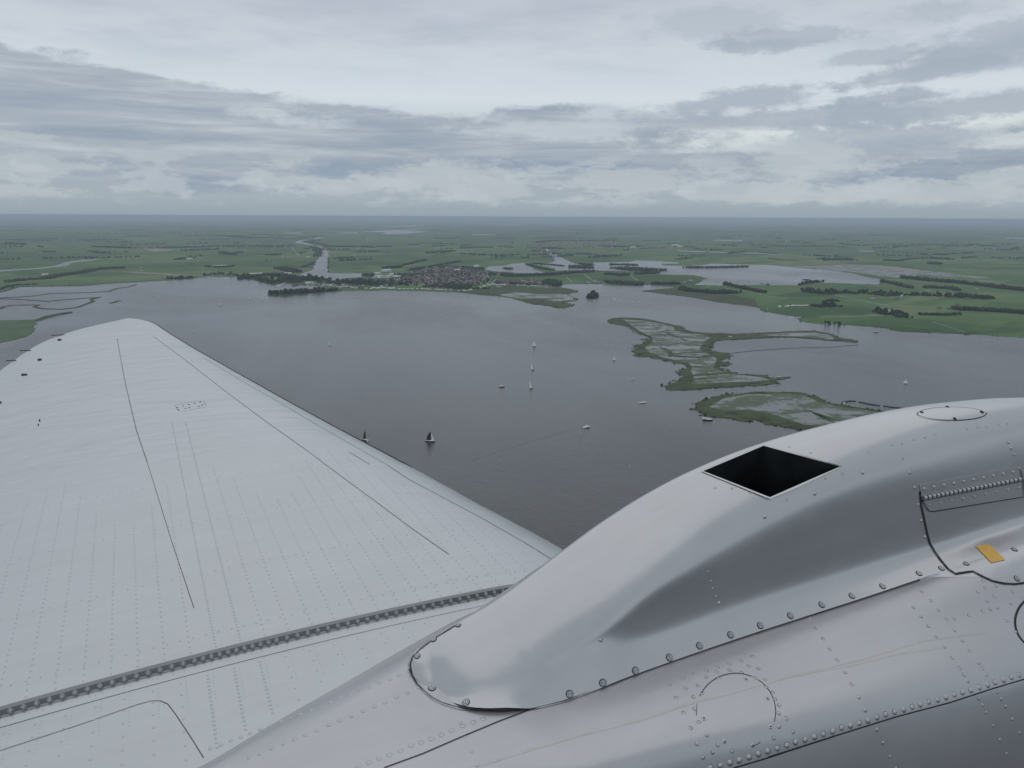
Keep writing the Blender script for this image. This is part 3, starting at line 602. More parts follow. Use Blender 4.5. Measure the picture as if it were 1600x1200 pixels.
for pts, n, bw, h, nm in WOODS:
    mb = MB(); P = [G(*p) for p in pts]; L = [0]
    for a, b_ in zip(P, P[1:]): L.append(L[-1]+(b_-a).length)
    for i in range(int(n*3)):
        s = L[-1]*(i+rng.random())/int(n*3); k = max(j for j in range(len(L)-1) if L[j] <= s); f = (s-L[k])/(L[k+1]-L[k]+1e-9)
        q = P[k].lerp(P[k+1], f); stuff_tree(mb, (q.x+rng.uniform(-.5, .5)*bw, q.y+rng.uniform(-.5, .5)*bw), h*rng.uniform(.6, 1.1), h*rng.uniform(.6, 1.25), 1)
    mb.build('woodland', M_LEAF, kind='stuff')
# scattered hedgerows all the way out
mb = MB()
for k in range(330):
    py = 345+62*rng.random()**1.5; px = rng.uniform(-250, 1850); p = G(px, py)
    if 660 < py*0+px < 700: pass
    a = .35+(math.pi/2 if rng.random() < .3 else 0)+rng.normal()*.12; d = math.hypot(p.x, p.y)
    Lh = rng.uniform(60, 420)*(1 if d < 12000 else 3.5); n = int(min(40, Lh/12)); ww = max(12, d/700)
    for j in range(n):
        q = (p.x+math.cos(a)*(j/n-.5)*Lh+rng.normal()*ww*.5, p.y+math.sin(a)*(j/n-.5)*Lh+rng.normal()*ww*.5)
        stuff_tree(mb, q, ww*rng.uniform(.7, 1.5), rng.uniform(8, 15), 1)
mb.build('hedgerows', M_LEAF, kind='stuff')

# ragged reeds and willow scrub along the waterlines
fr = MB()
def fringe(pts, z0, closed, dens, hmax, mb):
    P = GP(pts, z0); n = len(P)
    for i in range(n if closed else n-1):
        a, b_ = P[i], P[(i+1) % n]; L = (b_-a).length
        if L > 3000: continue
        for k in range(int(L*dens)):
            q = a.lerp(b_, rng.random()); h = rng.uniform(.5, 1)*hmax*(2.2 if rng.random() < .04 else 1); w = rng.uniform(2.5, 7)
            stuff_tree(mb, (q.x+rng.normal()*2.5, q.y+rng.normal()*2.5), w, h, 1)
fringe(islA, 1.0, True, .22, 1.8, fr); fringe(islB, 1.0, True, .22, 2.0, fr)
fr.build('reed_fringe', M_REED2, kind='stuff'); fr = MB()
fringe([p for p in LAKE if -150 < p[0] < 320], .5, False, .05, 2.5, fr)
fringe(LAKE[LAKE.index((545, 455)):LAKE.index((2400, 570))], .5, False, .05, 3.0, fr); fringe([(512, 375), (513, 402), (513, 420), (515, 426)], .5, False, .05, 5, fr); fringe(UPPER, .5, True, .03, 3.0, fr)
fr.build('reed_fringe', M_REED2, kind='stuff')
# ================================================================== HOUSES
def house_mats(i, roof, wall):
    return noisy('roof_tiles_%d' % i if 0 else 'roof_tiles', roof, tuple(c*1.25 for c in roof), .8, .8), noisy('house_wall', wall, tuple(min(1, c*1.12) for c in wall), .5, .85)
M_PANE, _, _ = mat('window_glass', (.03, .035, .04), .15)
def make_house(roof, wall, w=8.5, l=11, h=3.2, rh=4.2):
    rm, wm_ = house_mats(0, roof, wall); root = thing('house', '', 'house')
    a = MB(); x, y = w/2, l/2
    a.add([(-x, -y, 0), (x, -y, 0), (x, y, 0), (-x, y, 0), (-x, -y, h), (x, -y, h), (x, y, h), (-x, y, h), (0, -y, h+rh-.25), (0, y, h+rh-.25)],
          [(0, 1, 5, 8, 4), (2, 3, 7, 9, 6), (1, 2, 6, 5), (3, 0, 4, 7)]); wall_o = a.build('wall', wm_, root)
    r = MB(); e = .5
    for s in (-1, 1):
        A = [(s*(x+e), -y-e, h-.4), (s*(x+e), y+e, h-.4), (0, y+e, h+rh), (0, -y-e, h+rh)]
        B = [(p[0], p[1], p[2]-.22) for p in A]
        r.add(A+B, [(0, 1, 2, 3), (7, 6, 5, 4), (0, 4, 5, 1), (1, 5, 6, 2), (2, 6, 7, 3), (3, 7, 4, 0)])
    r.box((.9, y*.4, h+rh), (.8, .8, 1.6)); r.build('roof', rm, root)
    return root
HK = [('red roofed', (.15, .075, .058), (.56, .53, .49)), ('dark grey roofed', (.11, .112, .12), (.66, .62, .60)), ('brown roofed', (.12, .088, .075), (.50, .43, .38)), ('pale walled grey roofed', (.20, .20, .21), (.78, .73, .70))]
HP = [make_house(c[1], c[2]) for c in HK]; hused = [False]*4
def place_house(p, s, where, group, kinds=(0, 1, 2, 3, 3, 1), rz=None):
    k = int(rng.choice(kinds)); o = HP[k] if not hused[k] else copy_tree(HP[k]); hused[k] = True
    o.location = (p.x, p.y, .05); o.rotation_euler = (0, 0, rng.choice([.35, .35+math.pi/2])+rng.normal()*.08 if rz is None else rz); o.scale = (s, s, s*rng.uniform(.85, 1.1))
    o['label'] = HK[k][0]+' house '+where; o['category'] = 'house'; o['group'] = HK[k][0]+' '+group
def inside(px, py, poly):
    c = False; n = len(poly)
    for i in range(n):
        (x1, y1), (x2, y2) = poly[i], poly[(i+1) % n]
        if (y1 > py) != (y2 > py) and px < (x2-x1)*(py-y1)/(y2-y1)+x1: c = not c
    return c
VILL = [(600, 448), (582, 441), (606, 436.5), (628, 434), (640, 430), (655, 424), (668, 419), (700, 417.5), (735, 421), (757, 425), (762, 434), (758, 440), (752, 444), (700, 447), (660, 446), (630, 444)]
vp = GP(VILL); xs = [p.x for p in vp]; ys = [p.y for p in vp]; vpoly = [(p.x, p.y) for p in vp]; cnt = 0; seen = []
ca, sa = math.cos(.35), math.sin(.35)
vtrees = MB(); vtrees2 = MB(); M_CARW = noisy('cabin_white', (.55, .54, .5), (.7, .69, .66), .5, .7)
for u in np.arange(-3000, 6000, 19.0):
    for v in np.arange(500, 7000, 31.0):
        X = u*ca-v*sa; Y = u*sa+v*ca
        if inside(X, Y, vpoly) and len(seen) < 4000: seen.append((X+rng.normal()*3, Y+rng.normal()*4))
rng.shuffle(seen)
for X, Y in seen[:255]:
    place_house(Vector((X, Y, 0)), rng.uniform(.9, 1.25), 'among the packed roofs of the lakeside village', 'village houses')
rest = MB()
for X, Y in seen[255:520]:
    rest.box((X, Y, 1.7), (9, 9, 3.4), .35, mi=int(rng.integers(2)))
    c, s = math.cos(.35), math.sin(.35); pts = [(-5, -5.2, 3.2), (5, -5.2, 3.2), (5, 5.2, 3.2), (-5, 5.2, 3.2), (0, -5.2, 7), (0, 5.2, 7)]
    rest.add([(X+a*c-b_*s, Y+a*s+b_*c, z) for a, b_, z in pts], [(0, 1, 4), (2, 3, 5), (1, 2, 5, 4), (3, 0, 4, 5)], 2+int(rng.integers(2)))
M_W1 = noisy('house_wall_pale', (.6, .59, .56), (.7, .69, .66), .5, .85); M_W2 = noisy('house_wall_brick', (.28, .19, .15), (.34, .24, .19), .5, .85)
M_R1 = noisy('roof_red', (.15, .075, .058), (.19, .10, .08), .8, .8); M_R2 = noisy('roof_grey', (.11, .11, .12), (.15, .15, .16), .8, .8)
if rest.v: rest.build('village_roofs', [M_W1, M_W2, M_R1, M_R2], kind='stuff')
for X, Y in seen[:1400]:
    for k in range(2): stuff_tree(vtrees, (X+rng.normal()*18, Y+rng.normal()*18), rng.uniform(6, 11), rng.uniform(6, 12), 1)
for (x0, y0, x1, y1, n) in ((520, 445, 600, 451, 34), (640, 421, 700, 427, 20), (455, 443, 520, 448, 10)):
    for k in range(n):
        p = G(rng.uniform(x0, x1), rng.uniform(y0, y1)); vtrees2.box((p.x, p.y, 2), (rng.uniform(6, 10), rng.uniform(7, 12), 4), rng.uniform(0, 1.5), mi=int(rng.integers(2)))
vtrees2.build('holiday_cabins', [M_CARW, M_R2], kind='stuff')
vtrees.build('village_greenery', M_LEAF, kind='stuff')
# far villages: hundreds of roofs, a pixel each
far = MB()
for (x0, y0, x1, y1, n) in ((0, 350, 1600, 372, 150), (0, 372, 1600, 395, 130), (0, 395, 460, 430, 14), (1330, 450, 1600, 500, 8), (835, 377, 965, 388, 300), (1010, 383, 1090, 388, 40), (195, 381, 260, 389, 70), (290, 382, 460, 386.5, 80), (275, 364, 330, 369, 50), (370, 362, 470, 368, 60), (780, 386, 800, 388, 8), (1180, 360, 1560, 378, 40), (1035, 366, 1065, 367, 3), (775, 438, 860, 449, 60), (900, 437, 1150, 444, 26), (1190, 445, 1200, 446, 3)):
    for k in range(n):
        px_, py_ = rng.uniform(x0, x1), rng.uniform(y0, y1)
        if inside(px_, py_, LAKE) or inside(px_, py_, UPPER): continue
        p = G(px_, py_); far.box((p.x, p.y, 2.2), (rng.uniform(8, 13), rng.uniform(8, 13), 4.4), .35, mi=0 if rng.random() < .5 else 1)
        c, s = math.cos(.35), math.sin(.35); pts = [(-6, -6, 4.2), (6, -6, 4.2), (6, 6, 4.2), (-6, 6, 4.2), (0, -6, 7.6), (0, 6, 7.6)]
        far.add([(p.x+a*c-b_*s, p.y+a*s+b_*c, z) for a, b_, z in pts], [(0, 1, 4), (2, 3, 5), (1, 2, 5, 4), (3, 0, 4, 5)], 2+int(rng.integers(2)))
far.build('far_village_roofs', [M_W1, M_W2, M_R1, M_R2], kind='stuff')
# long white sheds and greenhouses
M_SHED = noisy('white_cladding', (.70, .70, .69), (.80, .80, .79), .2, .6); M_SHEDR = noisy('pale_sheet_roof', (.5, .5, .5), (.62, .62, .62), .2, .6)
def shed(px, py, w, l, h, lab, grp=None):
    p = G(px, py); root = thing('shed', lab, 'shed', (p.x, p.y, .05), .35, grp)
    a = MB(); a.box((0, 0, h/2), (l, w, h)); a.build('wall', M_SHED, root)
    r = MB(); x, y = l/2+.4, w/2+.4
    r.add([(-x, -y, h), (x, -y, h), (x, y, h), (-x, y, h), (-x, 0, h+w*.16), (x, 0, h+w*.16)], [(0, 1, 5, 4), (2, 3, 4, 5), (1, 2, 5), (3, 0, 4), (3, 2, 1, 0)]); r.build('roof', M_SHEDR, root)
    d = MB(); d.box((l*.2, -w/2-.05, h*.35), (4, .1, h*.7)); d.build('door', M_PANE, root)
for px, py, w, l, h, lab in ((714, 424, 16, 26, 9, 'bright white hall in the middle of the village'), (589, 428, 14, 30, 6, 'pale boat shed at the left end of the marina'), (603, 424, 18, 45, 8, 'long white boat shed left of the village'), (614, 429, 12, 34, 6, 'white boat shed between marina and village'),
    (620, 433, 12, 30, 5, 'low white shed on the marina quay'), (593, 432, 10, 26, 5, 'small white shed at the marina water edge'), (744, 417, 18, 24, 8, 'pale gabled hall at the back edge of the village'), (450, 428.5, 14, 30, 6, 'pale shed in the wood left of the pier'),
    (400, 428.8, 12, 60, 5, 'long pale shed behind the harbour wood'), (483, 443, 12, 30, 5, 'pale boathouse at the foot of the harbour clump'), (989, 387, 20, 60, 8, 'white hall at the right end of the far village'), (1055, 384, 30, 80, 9, 'white works hall far right of the far village'), (1064, 386, 30, 90, 6, 'low white works building far right of the far village'),
    (482, 402, 10, 22, 5, 'white farm building on the left canal bank'), (70, 430, 12, 24, 5, 'white farm building in the wood at far left'), (296, 405, 14, 34, 6, 'pale barn beside the copse in the left meadows'), (345, 416, 12, 80, 4, 'long pale greenhouse in the left meadows'), (1388, 489, 9, 12, 5, 'pale barn among the trees of the shore farm'),
    (1317, 456, 8, 12, 6, 'pale farmhouse in the long belt of the right meadows'), (1490, 452.5, 9, 12, 6, 'white farmhouse in the belt near the right edge'), (1409, 463, 6, 9, 5, 'small white hut below the long belt of trees')):
    shed(px, py, w, l, h, lab)
M_BIGR = noisy('orange_tiles', (.30, .10, .06), (.36, .13, .08), .5, .8)
for px, py, lab in ((779, 431, 'red roofed church hall right of the village'), (1185, 455, 'orange roofed farmhouse at the end of the tree lined drive')):
    p = G(px, py); rr = thing('farmhouse', lab, 'house', (p.x, p.y, .05), .4)
    a = MB(); a.box((0, 0, 2), (20, 12, 4)); a.build('wall', M_W2, rr)
    r = MB(); x, y = 10.5, 6.5; r.add([(-x, -y, 4), (x, -y, 4), (x, y, 4), (-x, y, 4), (-x*.6, 0, 10.5), (x*.6, 0, 10.5)], [(0, 1, 5, 4), (2, 3, 4, 5), (1, 2, 5), (3, 0, 4), (3, 2, 1, 0)]); r.build('roof', M_BIGR, rr)
# caravans and holiday huts strung along the shore
M_CAR = noisy('caravan_white', (.86, .86, .84), (.92, .92, .90), 1, .5)
def make_caravan():
    root = thing('caravan', '', 'caravan')
    a = MB(); a.box((0, 0, 1.9), (8, 4, 2.6), taper=.96); a.build('body', M_CAR, root)
    w_ = MB(); w_.box((0, -2.03, 2.2), (3.2, .05, .9)); w_.build('window', M_PANE, root)
    q = MB()
    for s in (-1, 1): q.tube((.3, s*1.6, .4), (.3, s*1.9, .4), .4, .4, 10)
    q.build('wheel', M_ROCK, root); return root
cv = make_caravan(); cu = False
for pts, n, wd, where in (([(572, 452), (600, 450), (618, 452)], 22, 16, 'on the camp site at the lake edge left of the village'), ([(618, 452.5), (660, 452.5), (700, 454)], 17, 6, 'in the row on the lake edge below the village'), ([(705, 454), (730, 455), (760, 447), (775, 444)], 22, 8, 'on the grass right of the village'),
                          ([(775, 446.5), (810, 447), (850, 448)], 26, 10, 'in the strung out camp right of the village'), ([(1220, 480.5), (1240, 479), (1263, 478.5)], 14, 8, 'in the pale row of the right meadow')):
    P = [G(*p) for p in pts]; L = [0]
    for a, b_ in zip(P, P[1:]): L.append(L[-1]+(b_-a).length)
    for i in range(n):
        s = L[-1]*(i+rng.random())/n; k = max(j for j in range(len(L)-1) if L[j] <= s); f = (s-L[k])/(L[k+1]-L[k])
        q = P[k].lerp(P[k+1], f)+Vector((rng.normal(), rng.normal(), 0))*wd*.5
        o = copy_tree(cv) if cu else cv; cu = True
        o.location = (q.x, q.y, 1.0 if q.y < 0 else .95); o.rotation_euler = (0, 0, rng.uniform(-.6, .6)); o['label'] = 'small white caravan '+where; o['category'] = 'caravan'; o['group'] = 'caravans '+where
# wind turbines
M_TURB = noisy('turbine_white', (.78, .78, .78), (.82, .82, .82), 1, .5)
for px, py, lab in ((574, 378.5, 'white wind turbine behind the canal meadows left of centre'), (1228, 382.5, 'white wind turbine in the far meadows right of centre')):
    p = G(px, py); d = math.hypot(p.x, p.y); h = 6.0*d/FPX
    rt = thing('wind_turbine', lab, 'wind turbine', (p.x, p.y, 0)); a = MB(); a.tube((0, 0, 0), (0, 0, h), h*.035, h*.02, 10); a.build('tower', M_TURB, rt)
    a = MB(); a.box((0, -h*.03, h), (h*.05, h*.12, h*.05)); a.build('nacelle', M_TURB, rt)
    for k in range(3):
        an = .3+k*2.094; bl = MB(); bl.tube((0, -h*.1, h), (math.sin(an)*h*.5, -h*.1, h+math.cos(an)*h*.5), h*.025, h*.006, 5); bl.build('blade', M_TURB, rt)
# church tower of the village
p = G(737, 431); ct = thing('church_tower', 'slim grey church tower among the village roofs', 'church tower', (p.x, p.y, 0)); a = MB(); a.box((0, 0, 8), (5, 5, 16)); a.build('tower', M_W2, ct)
a = MB(); a.add([(-2.8, -2.8, 16), (2.8, -2.8, 16), (2.8, 2.8, 16), (-2.8, 2.8, 16), (0, 0, 24)], [(0, 1, 4), (1, 2, 4), (2, 3, 4), (3, 0, 4), (3, 2, 1, 0)]); a.build('spire', M_R2, ct)

# ================================================================== BOATS
M_HW = noisy('white_hull', (.86, .86, .85), (.92, .92, .91), 2, .4); M_HD = noisy('dark_hull', (.02, .022, .028), (.035, .037, .045), 2, .4)
M_SW = noisy('white_sailcloth', (.90, .90, .89), (.95, .95, .94), .6, .8); M_SD = noisy('black_sailcloth', (.010, .012, .016), (.022, .024, .030), .6, .8)
M_DK = noisy('deck_teak', (.35, .30, .24), (.42, .36, .28), 2, .7); M_MAST = noisy('mast_alloy', (.3, .3, .3), (.4, .4, .4), 2, .4)
def hull_mb(L, B, H, bow=1.0, n=12):
    mb = MB(); P = []
    for i in range(n+1):
        s = i/n; x = -L/2+L*s; w = B/2*math.sqrt(max(0.0, 1-max(0, (s-.45)/.55)**2.2))*(.82+.18*min(1, s*3)); sheer = H*(1+.25*bow*s*s)
        P.append([(x, -w, sheer), (x, -w*.9, H*.45), (x, -w*.5, -.15), (x, 0, -.25), (x, w*.5, -.15), (x, w*.9, H*.45), (x, w, sheer)])
    mb.grid(P); mb.add(P[0], [tuple(range(7))]); return mb, P
def deck_mb(P, dz=-.05):
    mb = MB(); mb.grid([[(r_[0][0], r_[0][1]*.96, r_[0][2]+dz), (r_[-1][0], r_[-1][1]*.96, r_[-1][2]+dz)] for r_ in P], flip=True); return mb
def sail_mb(tack, head, clew, belly, n=8, roach=.12):
    T, Hd, C = Vector(tack), Vector(head), Vector(clew); rows = []
    nn = (Hd-T).cross(C-T).normalized()
    for i in range(n+1):
        f = i/n; a = T.lerp(Hd, f); c = C.lerp(Hd, f); c = c+(c-a).normalized()*roach*(C-T).length*math.sin(math.pi*f) if f < 1 else c
        rows.append([tuple(a.lerp(c, g/4)+nn*belly*math.sin(math.pi*g/4)*(1-f*.7)) for g in range(5)])
    mb = MB(); mb.grid(rows); mb.grid([[tuple(Vector(p)-nn*.03) for p in r_] for r_ in rows], flip=True); return mb
def sailboat(px, py, rz, mh, hull, main, jib, lab, heel=0.0, L=None, name='sailboat', cat='sailboat', mains=1.0, jibs=1.0, patch=False, grp=None):
    L = L or mh*.85; k_ = 1.15 if mh < 11 else 1.0; mh *= k_; L *= k_; p = G(px, py, .5); B = L*.3
    root = thing(name, lab, cat, p, rz, grp); root.rotation_euler = (heel, 0, rz)
    h, P = hull_mb(L, B, L*.09); h.build('hull', hull, root, True); deck_mb(P).build('deck', M_DK if hull is M_HD else M_HW, root)
    c = MB(); c.box((L*.05, 0, L*.11), (L*.32, B*.5, L*.06), taper=.85); c.build('cabin', M_HW, root)
    m_ = MB(); m_.tube((L*.1, 0, 0), (L*.1, 0, mh), .13, .07, 6); m_.tube((L*.1, 0, mh*.13), (-L*.42, 0, mh*.12), .09, .07, 6); m_.build('mast', M_MAST, root)
    if main is not None and mains:
        o = sail_mb((L*.09, 0, mh*.14), (L*.09, 0, mh*.98*mains), (-L*.42, .3, mh*.14), .5).build('mainsail', main, root, True)
        if patch: w_ = MB(); w_.box((L*.02, -.14, mh*.80), (L*.13, .06, mh*.10)); w_.box((L*.02, .30, mh*.80), (L*.13, .06, mh*.10)); w_.build('sail_emblem', M_SW, root)
    if jib is not None: sail_mb((L*.5, 0, L*.12), (L*.14, 0, mh*.75*jibs), (L*.12, .35, mh*.14), .45, roach=-.04).build('jib', jib, root, True)
    return root
VL = math.atan2(_L.y, _L.x)         # heading that lies across the view
sailboat(672, 690, VL-.25, 12.8, M_HD, M_SD, M_SW, 'sailboat with black mainsail and bright white jib on open water', .05, 11.5)
sailboat(571, 688, VL-.5, 14.0, M_HD, M_SD, None, 'tall dark sailed boat with a white emblem just above the wing edge', .02, 8.5, patch=True)
sailboat(575, 690, VL+.2, 3.2, M_HD, M_SW, None, 'tiny white sailed dinghy beside the tall dark sailboat at the wing edge', 0, 3.5, name='sailing_dinghy')
sailboat(833, 578, VL+1.25, 12, M_HD, M_SW, None, 'heeled white sailboat, upper of the two leaning on the open lake', -.34, 10)
sailboat(830.5, 607, VL+1.25, 13, M_HD, M_SW, None, 'heeled white sailboat, lower of the two leaning on the open lake', -.30, 10.5)
sailboat(834.5, 541, VL+.3, 10, M_HW, M_SW, M_SW, 'small upright white sailboat above the two leaning ones', 0, 8)
sailboat(1004.5, 629.5, VL+.2, 9.5, M_HW, None, None, 'white yacht with bare mast between the cruiser and the big island', 0, 9)
sailboat(1415, 599, VL+.1, 5.5, M_HW, M_SW, M_SW, 'lone white sailing boat on the wide water at right', 0, 6.5)
sailboat(960, 562.5, VL+.3, 7.5, M_HW, M_SW, None, 'tiny white sailboat left of the big reed island', 0, 6)
sailboat(515.5, 539, VL+.4, 7, M_HW, M_SW, None, 'tiny white sailboat alone left of centre on the lake', 0, 6)
sailboat(345.5, 477, VL+.2, 10, M_HW, M_SW, None, 'tiny white sailboat near the left shore', 0, 6.5)
sailboat(988.5, 593, VL+.2, 7, M_HW, None, None, 'tiny pale yacht with bare mast left of the reed island neck', 0, 6.5)
for i, x_ in enumerate((911.5, 929, 942, 959, 961, 970, 999)):
    sailboat(x_, (467, 470.5, 468, 468.5, 470, 469.5, 471.5)[i], VL+.3*i, 10, M_HW, M_SW if i in (3, 4) else None, None, 'small white moored yacht beside the tiny tree islet in the narrows', 0, 8.5, grp='yachts moored by the islet')
sailboat(391, 467, VL, 9, M_HW, M_SW, None, 'tiny white sailboat left of the harbour spit', 0, 7)
sailboat(1154, 437, VL, 13, M_HW, M_SW, M_SW, 'white sailboat far off on the upper lake', 0, 11)
def cruiser(px, py, rz, L, lab, name='motor_cruiser', cat='motor boat', hull=None, cab=(.1, .45), dark=False, grp=None):
    L *= 1.12 if L < 12 else 1.0; p = G(px, py, .5); root = thing(name, lab, cat, p, rz, grp); B = L*.34
    h, P = hull_mb(L, B, L*.11, 1.4); h.build('hull', hull or M_HW, root, True); deck_mb(P).build('deck', M_HW, root)
    c = MB(); c.box((L*(cab[0]-.05), 0, L*.17), (L*cab[1], B*.68, L*.12), taper=.9); c.box((L*(cab[0]-.14), 0, L*.25), (L*cab[1]*.5, B*.55, L*.06), taper=.9); c.build('cabin', M_HW, root)
    w_ = MB()
    for s in (-1, 1): w_.box((L*(cab[0]-.05), s*B*.335, L*.185), (L*cab[1]*.8, .06, L*.04))
    w_.box((L*(cab[0]-.05)+L*cab[1]*.485, 0, L*.185), (.06, B*.5, L*.04)); w_.build('window', M_PANE, root); return root
cruiser(783.5, 604.5, VL, 8.2, 'white motor boat with dark hull waterline left of the two leaning sailboats', hull=M_HD)
cruiser(917, 668, VL+.45, 8.5, 'white motor cruiser drawing a long wake on the open lake')
cruiser(1105.5, 656.5, VL-.25, 11, 'long low white barge below the near reed island', name='barge', cat='barge', hull=M_HD, cab=(-.2, .35))
cruiser(301.5, 519.5, VL, 5, 'tiny white motor boat just right of the wing tip')
cruiser(852, 630, VL, 1.8, 'white speck of a dinghy right of the leaning sailboats', name='dinghy', cat='dinghy')
cruiser(1368.5, 519.5, VL, 9, 'small dark boat close to the right shore', hull=M_HD, cab=(-.1, .3))
cruiser(1141, 526.5, VL, 7, 'tiny white boat moored inside the neck of the big island')
cruiser(1217, 589, VL, 5, 'tiny white boat at the jetty of the big island')
cruiser(1213, 602, VL, 3, 'dark dinghy under the right tip of the big island', name='dinghy', cat='dinghy', hull=M_HD)
cruiser(1259, 437, VL, 26, 'long dark barge on the right of the upper lake', name='barge', cat='barge', hull=M_HD, cab=(-.3, .2))
cruiser(1319, 631, VL+.8, 6, 'pale boat moored at the curved breakwater')
cruiser(984, 729, VL+.8, 1.2, 'white buoy like speck on the dark near water', name='dinghy', cat='dinghy')
cruiser(1199, 483.5, VL, 6, 'white boat moored at the right shore')
# the marina: packed white boats left of the village
pb = None
for k in range(54):
    px = rng.uniform(583, 628); py = rng.uniform(430.2, 433.2) if k % 3 else rng.uniform(433, 434.5)
    if pb is None: pb = cruiser(px, py, .35, 9, 'white boat moored in the packed marina left of the village', grp='boats in the marina')
    else: o = copy_tree(pb); o.location = G(px, py, .5); o.rotation_euler = (0, 0, .35+rng.choice([0, 1.57]))
for k in range(20):
    o = copy_tree(pb); o.location = G(rng.uniform(478, 524), rng.uniform(443, 449), .6); o.rotation_euler = (0, 0, rng.uniform(0, 3)); o['label'] = 'white boat laid up behind the harbour spit'; o['group'] = 'boats behind the harbour spit'

# ================================================================== HAZE
HAZE_D = 6.0e-5
m = bpy.data.materials.new('haze_air'); m.use_nodes = True; m.node_tree.nodes.clear(); t = NT(m.node_tree)
pvn = t.new('ShaderNodeVolumePrincipled'); pvn.inputs['Color'].default_value = (.74, .86, .98, 1); pvn.inputs['Density'].default_value = HAZE_D; pvn.inputs['Anisotropy'].default_value = 0.0
mo = t.new('ShaderNodeOutputMaterial'); t.l.new(pvn.outputs[0], mo.inputs['Volume'])
mb = MB(); mb.box((0, 0, (ALT+4-1)/2), (330000, 330000, ALT+4+1)); mb.build('haze', m, kind='stuff')

# ================================================================== THE AEROPLANE
plane = thing('airplane', 'silver propeller airliner seen from its window, riveted wing and engine nacelle in front', 'airplane', (0, 0, 0))
TE_T = [(3.4, -1.9), (8, -1.88), (9, -1.86), (9.5, -1.82), (10, -1.76), (10.5, -1.664), (11, -1.59), (11.5, -1.515), (12, -1.405), (12.4, -1.246), (12.8, -1.001), (13.1, -.683), (13.27, -.40)]
LE_T = [(-1.5, 3.3), (0, 3.0), (3.4, 2.48), (3.8, 2.375), (4.2, 2.27), (4.6, 2.16), (5, 2.045), (5.5, 1.915), (6, 1.78), (7, 1.495), (8, 1.226), (9, .969), (10, .706), (10.5, .573), (11, .445), (11.5, .325), (12, .206), (12.4, .110), (12.8, .010), (13.1, -.135), (13.27, -.36)]
def w_le(Y): return pchip(*zip(*LE_T), Y)
def w_te(Y): return pchip(*zip(*([(-2, -1.9)]+TE_T)), Y)
T0 = .25
def wing_z(t_, Y, c):
    tf = np.clip(1-(Y-3.4)*.03, .6, 1)
    z = np.where(t_ < T0, -.085*c*tf*(1-np.sqrt(np.clip(1-((T0-t_)/T0)**2, 0, 1))), -.058*c*(np.clip(t_-T0, 0, 1)/(1-T0))**2)
    return z-1.838+.033*np.maximum(Y-3.4, 0)
def wing_grid(Ys, ts):
    Y, T = np.meshgrid(Ys, ts, indexing='ij'); le = w_le(Y); te = w_te(Y); c = le-te
    return np.stack([le-T*c, Y, wing_z(T, Y, c)], -1)
def lower_grid(Ys, ts):
    Y, T = np.meshgrid(Ys, ts, indexing='ij'); le = w_le(Y); te = w_te(Y); c = le-te; tf = np.clip(1-(Y-3.4)*.03, .6, 1)
    zle = wing_z(np.zeros_like(T), Y, c); zte = wing_z(np.ones_like(T), Y, c)
    z = zle*(1-T)+zte*T-.05*c*tf*np.sin(math.pi*T**.6); return np.stack([le-T*c, Y, z], -1)
tu = np.concatenate([T0*(1-np.cos(np.linspace(0, math.pi/2, 34))), np.linspace(T0, 1, 60)[1:]])
Yw = np.concatenate([np.linspace(3.4, 12.4, 120), np.linspace(12.4, 13.27, 30)[1:]])
mb = MB(); mb.grid(wing_grid(Yw, tu), flip=True); mb.grid(lower_grid(Yw, np.linspace(0, 1, 20)))
sk = mb                                                       # rivets join the skin below
def bvh_of(grids):
    V_ = []; F_ = []
    for g in grids:
        n, m_ = g.shape[:2]; b0 = len(V_); V_ += [Vector(map(float, p)) for p in g.reshape(-1, 3)]
        F_ += [(b0+i*m_+j, b0+(i+1)*m_+j, b0+(i+1)*m_+j+1, b0+i*m_+j+1) for i in range(n-1) for j in range(m_-1)]
    return BVHTree.FromPolygons(V_, F_)
Yc = np.linspace(2.55, 3.4, 30)
cen = wing_grid(Yc, tu)
B_WING = bvh_of([wing_grid(Yw, tu), cen])

# ---- nacelle: lofted cross sections every few centimetres along the flight direction
def rowfit(pl, Yf, Xs):
    """where the feature line with these sight lines crosses each section plane, at the given distance from the fuselage"""
    pl = np.array(pl, float); s = np.linspace(0, len(pl)-1, 400); px = pchip(np.arange(len(pl)), pl[:, 0], s); py = pchip(np.arange(len(pl)), pl[:, 1], s)
    P = []
    for a, b_ in zip(px, py):
        r = ray(a, b_); X = 1.5
        for _ in range(12): Yv = Yf(X); tt = Yv/r.y; X = .5*X+.5*r.x*tt
        P.append((r.x*tt, Yv, r.z*tt))
    P = np.array(P); o = np.argsort(P[:, 0]); P = P[o]
    return np.interp(Xs, P[:, 0], P[:, 2])
f_cr = lambda X: float(np.interp(X, [.8, 1.0, 1.5, 2, 3, 5], [2.80, 2.83, 2.87, 2.88, 2.85, 2.75]))
f_c2 = lambda X: float(np.interp(X, [1.5, 1.8, 2.2, 3.0, 4.5], [2.455, 2.475, 2.50, 2.53, 2.56]))
f_c4 = lambda X: float(np.interp(X, [1.5, 1.8, 2.2, 3.0, 4.5], [2.445, 2.455, 2.465, 2.485, 2.50]))
f_c5 = lambda X: float(np.interp(X, [.8, .86, .95, 1.1, 1.5, 2.5, 3.2, 3.3, 3.45, 3.6, 4.5], [2.74, 2.63, 2.50, 2.42, 2.385, 2.385, 2.385, 2.385, 2.38, 2.37, 2.35]))
f_c6 = lambda X: float(np.interp(X, [.7, 1.4, 2, 3.2, 4.5], [2.2, 2.06, 1.98, 1.94, 1.92]))
